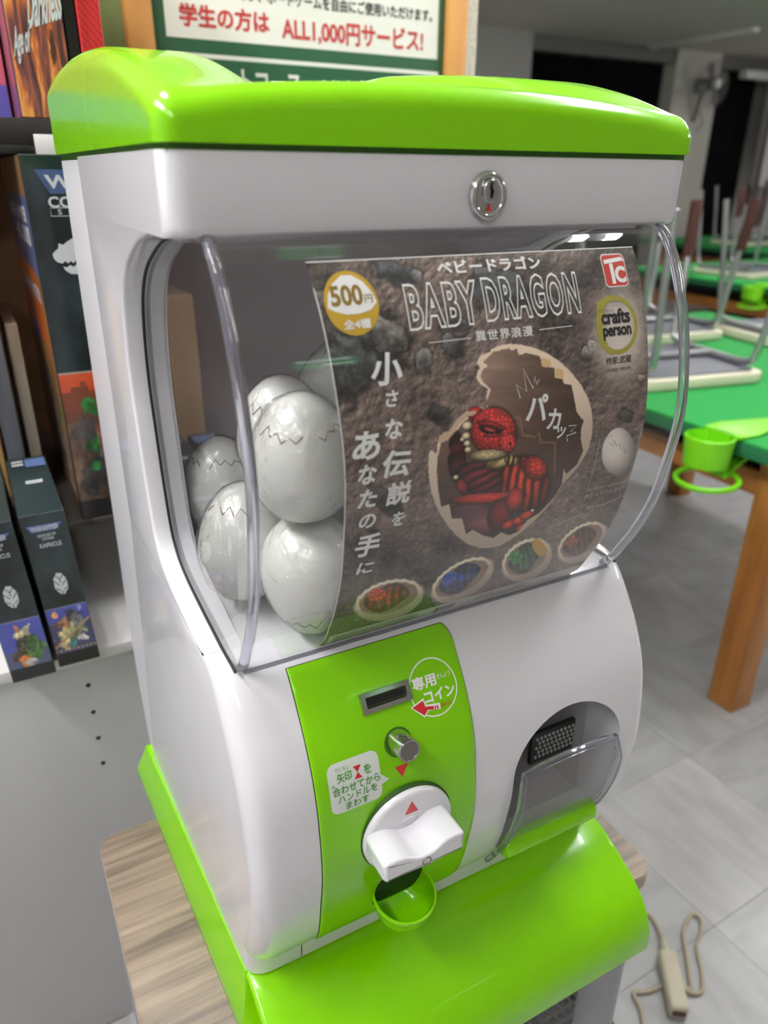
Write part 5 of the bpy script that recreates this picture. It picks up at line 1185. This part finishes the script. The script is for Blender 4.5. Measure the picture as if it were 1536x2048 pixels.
SEATU = mat('grey_seat_underside', (92, 94, 104), 0.5); CREAMS = mat('cream_seat_edge', (222, 216, 192), 0.5); SOCK = mat('brown_leg_sock', (66, 34, 29), 0.9, bump=0.3, scale=200)
def stool(x, y, z, rz, label):
    """upturned: seat pad down on the table, bent tube legs in the air wearing brown socks"""
    t = thing('stool', (x, y, z), label, 'stool', 'upturned stools on the gaming tables', rz)
    w_ = 0.165
    M = Matrix.Translation(Vector((x, y, z)))                     # built at its own place; the Empty carries the turn
    bm = bmesh.new(); V, F_ = rrect(-w_ - 0.02, -w_ - 0.02, w_ + 0.02, w_ + 0.02, 0.035); bm_prism(bm, [(p[0] + x, p[1] + y) for p in V], 'z', z + 0.001, z + 0.030, bev=0.006, seg=2)
    link('seat', from_bm(bm), CREAMS, t)
    bm = bmesh.new(); bm_prism(bm, [(p[0] * 0.9 + x, p[1] * 0.9 + y) for p in V], 'z', z + 0.0295, z + 0.034, bev=0.001, seg=1); link('seat_underside', from_bm(bm), SEATU, t)
    for sx in (-1, 1):
        bm = bmesh.new()
        loop = crom([(x + sx * (w_ + 0.02), y - w_ - 0.03, z + 0.42), (x + sx * (w_ + 0.005), y - w_ - 0.012, z + 0.24), (x + sx * (w_ - 0.01), y - w_ + 0.0, z + 0.085), (x + sx * (w_ - 0.012), y - w_ + 0.03, z + 0.048), (x + sx * (w_ - 0.012), y, z + 0.044),
                     (x + sx * (w_ - 0.012), y + w_ - 0.03, z + 0.048), (x + sx * (w_ - 0.01), y + w_, z + 0.085), (x + sx * (w_ + 0.005), y + w_ + 0.012, z + 0.24), (x + sx * (w_ + 0.02), y + w_ + 0.03, z + 0.42)], 7)
        bm_tube(bm, loop, 0.0095, 10); lg = link('leg_loop', from_bm(bm), GTUBE, t)
        for e, (p, q) in enumerate(((loop[0], loop[9]), (loop[-1], loop[-10]))):
            q = p + (q - p) * 0.62
            if sx < 0: continue
            bm = bmesh.new(); bm_tube(bm, [p + (p - q) * 0.04, p, p + (q - p) * 0.5, q], [0.014, 0.017, 0.0165, 0.015], 10); link('leg_sock', from_bm(bm), SOCK, lg)
    bm = bmesh.new(); bm_tube(bm, [(x - w_ + 0.012, y, z + 0.044), (x + w_ - 0.012, y, z + 0.044)], 0.009, 8); link('cross_bar', from_bm(bm), GTUBE, t)
    return t
stool(1.530, 1.020, 0.101, -0.18, 'upturned cream edged stool nearest the window of the capsule machine, on the first gaming table')
stool(1.895, 1.440, 0.101, -0.1, 'upturned cream edged stool behind the nearest stool, at the back of the first gaming table')
stool(2.270, 1.160, 0.101, -0.15, 'upturned cream edged stool at the right of the first gaming table, cut by the frame')
stool(3.62, 2.42, 0.101, 0.1, 'upturned stool on the second gaming table, left one by its edge')
stool(4.08, 2.25, 0.101, -0.05, 'upturned stool on the second gaming table, right one')
stool(5.35, 3.75, 0.101, 0.0, 'upturned stool on the farthest gaming table')
LIME = mat('lime_plastic', (124, 214, 20), 0.4)
def cup_holder(x, y, rz, label):
    t = thing('drink_holder', (x, y, 0.01), label, 'drink holder', 'lime drink holders', rz)
    bm = bmesh.new(); P = [(0.045, 0.0), (0.050, 0.06), (0.047, 0.062), (0.042, 0.004), (0.0005, 0.004)]
    bm_lathe(bm, [(0.0005, 0.0)] + P, 36, Matrix.Translation(Vector((x - 0.055, y, 0.042)))); link('cup', from_bm(bm), LIME, t)
    bm = bmesh.new(); bm_prism(bm, [(x - 0.02, y - 0.045), (x + 0.03, y - 0.05), (x + 0.20, y - 0.010), (x + 0.20, y + 0.010), (x + 0.03, y + 0.05), (x - 0.02, y + 0.045)], 'z', 0.1006, 0.108, bev=0.002); link('clip_arm', from_bm(bm), LIME, t)
    bm = bmesh.new(); bm_prism(bm, [(x - 0.023, 0.108), (x - 0.023, 0.012), (x - 0.012, 0.008), (x + 0.06, 0.050), (x + 0.06, 0.056), (x - 0.0125, 0.020), (x - 0.0125, 0.108)], 'y', y - 0.025, y + 0.025); 
    link('clip_jaw', from_bm(bm), LIME, t)
    bm = bmesh.new(); bm_tube(bm, [(x - 0.055 + 0.062 * math.cos(a), y - 0.012 + 0.062 * math.sin(a), 0.012 + 0.004 * math.cos(a)) for a in np.linspace(0, 2 * math.pi, 33)], 0.006, 8, cap=False)
    link('ring', from_bm(bm), LIME, t)
    return t
cup_holder(1.246, 0.570, 0.0, 'lime green drink holder clipped to the near edge of the first gaming table')
cup_holder(3.31, 2.05, 0.0, 'lime green drink holder on the edge of the second gaming table')
# ================================================================== the far end of the room
CURT = mat('black_curtain', (17, 18, 21), 0.9, var=0.3, scale=6)
def curtain(x0, x1, y, label, z1=1.60, folds=10):
    bm = bmesh.new(); n = folds * 8; top = []; r0 = []; r1 = []
    for k in range(n + 1):
        a = k / n; xx = x0 + (x1 - x0) * a; yy = y + 0.035 * math.sin(a * folds * 2 * math.pi) + 0.01 * math.sin(a * 17)
        r0.append((xx, yy, FL + 0.05)); r1.append((xx, yy, z1))
    bm_loft(bm, [r0, r1], cap=False, closed=False)
    bmesh.ops.solidify(bm, geom=list(bm.faces), thickness=0.006)
    return tag(link('curtain', from_bm(bm), CURT, smooth=60), label, 'curtain', 'black curtains along the far wall')
xs_ = [4.66, 5.26, 5.86, 6.46]
for k, nm in enumerate(('left', 'middle', 'right')):
    curtain(xs_[k] + 0.01, xs_[k + 1] - 0.01, 5.92, 'black pleated curtain on the far wall, %s panel of the three left of the pillar' % nm, folds=7)
curtain(7.12, 7.86, 5.92, 'black pleated curtain on the far wall between the white pillar and the white frame', folds=8)
sbox('trim_2', 6.47, 7.10, 5.75, 6.05, FL, CEIL, m_=mat('white_pillar', (206, 204, 196), 0.8, bump=0.2))
sbox('trim_3', 3.2, 4.64, 5.70, 6.05, FL, CEIL, m_=mat('grey_pier', (182, 180, 176), 0.85))
sbox('trim_4', 4.64, 9.5, 5.78, 6.05, 1.60, CEIL, m_=mat('grey_pelmet', (120, 118, 116), 0.85))
rl = thing('curtain_rail', (6.3, 5.6, CEIL - 0.05), 'pale ceiling track running along the far ceiling', 'rail')
box('track', 6.06, 6.14, 4.6, 5.76, CEIL - 0.03, CEIL - 0.0005, mat('pale_track', (246, 245, 242), 0.5), rl)
# wall fan on the pillar
fn = thing('wall_fan', (6.82, 5.72, 1.25), 'grey wall fan mounted on the white pillar', 'fan')
Mf = Matrix.Translation(Vector((6.80, 5.55, 1.42))) @ Matrix.Rotation(math.pi / 2, 4, 'X')
GFAN = mat('fan_grey', (128, 124, 118), 0.6); FB_ = mat('fan_blade', (110, 108, 104), 0.5)
bm = bmesh.new()
for q in np.linspace(0.05, 0.21, 6): bm_tube(bm, [Mf @ Vector((q * math.cos(a), q * math.sin(a), 0.05 * (1 - (q / 0.21) ** 2))) for a in np.linspace(0, 2 * math.pi, 33)], 0.003, 5, cap=False)
for a in np.linspace(0, 2 * math.pi, 25)[:-1]: bm_tube(bm, [Mf @ Vector((q * math.cos(a), q * math.sin(a), 0.05 * (1 - (q / 0.21) ** 2))) for q in (0.03, 0.1, 0.16, 0.21)], 0.002, 4)
link('guard', from_bm(bm), GFAN, fn)
for k in range(4):
    a = k * math.pi / 2 + 0.4; bm = bmesh.new(); t = bmesh.new()
    pts = [(0.03, -0.02), (0.18, -0.05), (0.195, 0.0), (0.17, 0.06), (0.03, 0.03)]
    bm_prism(t, [(p[0] * math.cos(a) - p[1] * math.sin(a), p[0] * math.sin(a) + p[1] * math.cos(a)) for p in pts], 'z', -0.01, -0.004); merge(bm, t, Mf); link('blade', from_bm(bm), FB_, fn)
bm = bmesh.new(); bm_lathe(bm, [(0.0005, 0.072), (0.04, 0.066), (0.05, 0.045), (0.05, 0.02), (0.0005, 0.02)], 24, Mf); link('hub', from_bm(bm), mat('fan_hub', (210, 212, 214), 0.3), fn)
bm = bmesh.new(); bm_box(bm, 6.75, 6.85, 5.60, 5.75, 1.36, 1.48, 0.02, 2); link('motor', from_bm(bm), GFAN, fn)
bm = bmesh.new(); bm_tube(bm, [(6.80, 5.68, 1.37), (6.79, 5.70, 1.20), (6.80, 5.725, 1.10)], 0.02, 8); link('bracket', from_bm(bm), GFAN, fn)
bm = bmesh.new(); bm_tube(bm, [(6.83, 5.70, 1.2), (6.86, 5.66, 1.08), (6.83, 5.70, 1.0)], 0.006, 6); link('pull_cord', from_bm(bm), GFAN, fn)
# white frame and board at the right edge, and a floor pole before the curtain
wf = thing('white_board', (8.6, 5.6, FL), 'white board in an aluminium frame at the right end of the far wall', 'board')
AL = mat('aluminium_frame', (206, 206, 204), 0.35)
bm = bmesh.new(); bm_box(bm, 7.92, 9.3, 5.60, 5.66, 0.62, 1.56); link('board_panel', from_bm(bm), mat('board_face', (196, 198, 200), 0.3), wf)
for a in ((7.78, 7.92, FL, 1.60), (9.3, 9.4, FL, 1.60)): box('post', a[0], a[1], 5.58, 5.68, a[2], a[3], AL, wf, 0.01)
for a in ((7.30, 7.92, 1.50, 1.58), (7.92, 9.3, 0.55, 0.62)): box('cross_rail', a[0], a[1], 5.58, 5.68, a[2], a[3], AL, wf, 0.01)
pl = thing('stand_pole', (7.0, 5.2, FL), 'slim reddish metal pole stand with a round disc, before the black curtain', 'stand')
RP = mat('dull_red_metal', (96, 78, 80), 0.4, metal=0.5)
bm = bmesh.new(); bm_tube(bm, [(7.28, 5.2, FL + 0.02), (7.28, 5.2, 1.42)], 0.02, 10); link('pole', from_bm(bm), RP, pl)
bm = bmesh.new(); bm_lathe(bm, [(0.18, 0.0), (0.18, 0.015), (0.02, 0.03), (0.0005, 0.03)], 32, Matrix.Translation(Vector((7.28, 5.2, FL)))); link('foot', from_bm(bm), RP, pl)
bm = bmesh.new(); bm_lathe(bm, [(0.20, -0.012), (0.20, 0.012), (0.0005, 0.012)], 32, Matrix.Translation(Vector((7.28, 5.15, 0.30))) @ Matrix.Rotation(math.pi / 2, 4, 'X')); link('disc', from_bm(bm), RP, pl)

# ================================================================== ceiling lights and added fill fixtures (the tubes give the room its light)
HOUS = mat('white_enamel', (220, 220, 220), 0.4)
def tube_mat(k, s):
    mt, nt, b, N, L = newmat('lit_tube_%d' % k)
    b.inputs['Base Color'].default_value = (1, 1, 1, 1); b.inputs['Emission Color'].default_value = (1.0, 0.985, 0.985, 1)
    b.inputs['Emission Strength'].default_value = LAMP_POWER * s
    return mt
for k, (x, y, ln, along, s_, where) in enumerate(LAMPS):
    t = thing('ceiling_light', (x, y, CEIL - 0.07), 'white twin tube ceiling light ' + where, 'ceiling light', 'ceiling lights over the shop')
    h = ln / 2; dx, dy = (0.11, h) if along else (h, 0.11)
    box('housing', x - dx, x + dx, y - dy, y + dy, CEIL - 0.035, CEIL - 0.0005, HOUS, t, 0.003)
    for s in (-0.055, 0.055):
        a, b = ((x + s, y - h + 0.02, CEIL - 0.055), (x + s, y + h - 0.02, CEIL - 0.055)) if along else ((x - h + 0.02, y + s, CEIL - 0.055), (x + h - 0.02, y + s, CEIL - 0.055))
        bm = bmesh.new(); bm_tube(bm, [a, b], 0.0165, 12); link('tube', from_bm(bm), tube_mat(k, s_), t)

# lit exit sign on the wall behind the viewer: it shows as a green glint in the window and on the coin panel
ex = thing('exit_sign', (1.22, -2.58, 1.40), 'lit green and white exit sign on the wall behind the viewer', 'sign')
def glow(name, rgb, e):
    mt, nt, b, N, L = newmat(name); b.inputs['Base Color'].default_value = lin(rgb); b.inputs['Emission Color'].default_value = lin(rgb); b.inputs['Emission Strength'].default_value = e; return mt
box('sign_case', 1.06, 1.38, -2.598, -2.555, 1.40, 1.58, HOUS, ex, 0.004)
box('sign_face', 1.07, 1.37, -2.556, -2.552, 1.41, 1.57, glow('exit_green', (20, 190, 96), 3.0), ex, 0.001)
box('sign_door', 1.20, 1.35, -2.5525, -2.550, 1.43, 1.47, glow('exit_white', (235, 250, 245), 3.0), ex, 0.001)
box('sign_door', 1.09, 1.35, -2.5525, -2.550, 1.51, 1.55, glow('exit_white_b', (235, 250, 245), 3.0), ex, 0.001)

# drop the bookkeeping property
for o in bpy.data.objects:
    if 'wl' in o: del o['wl']
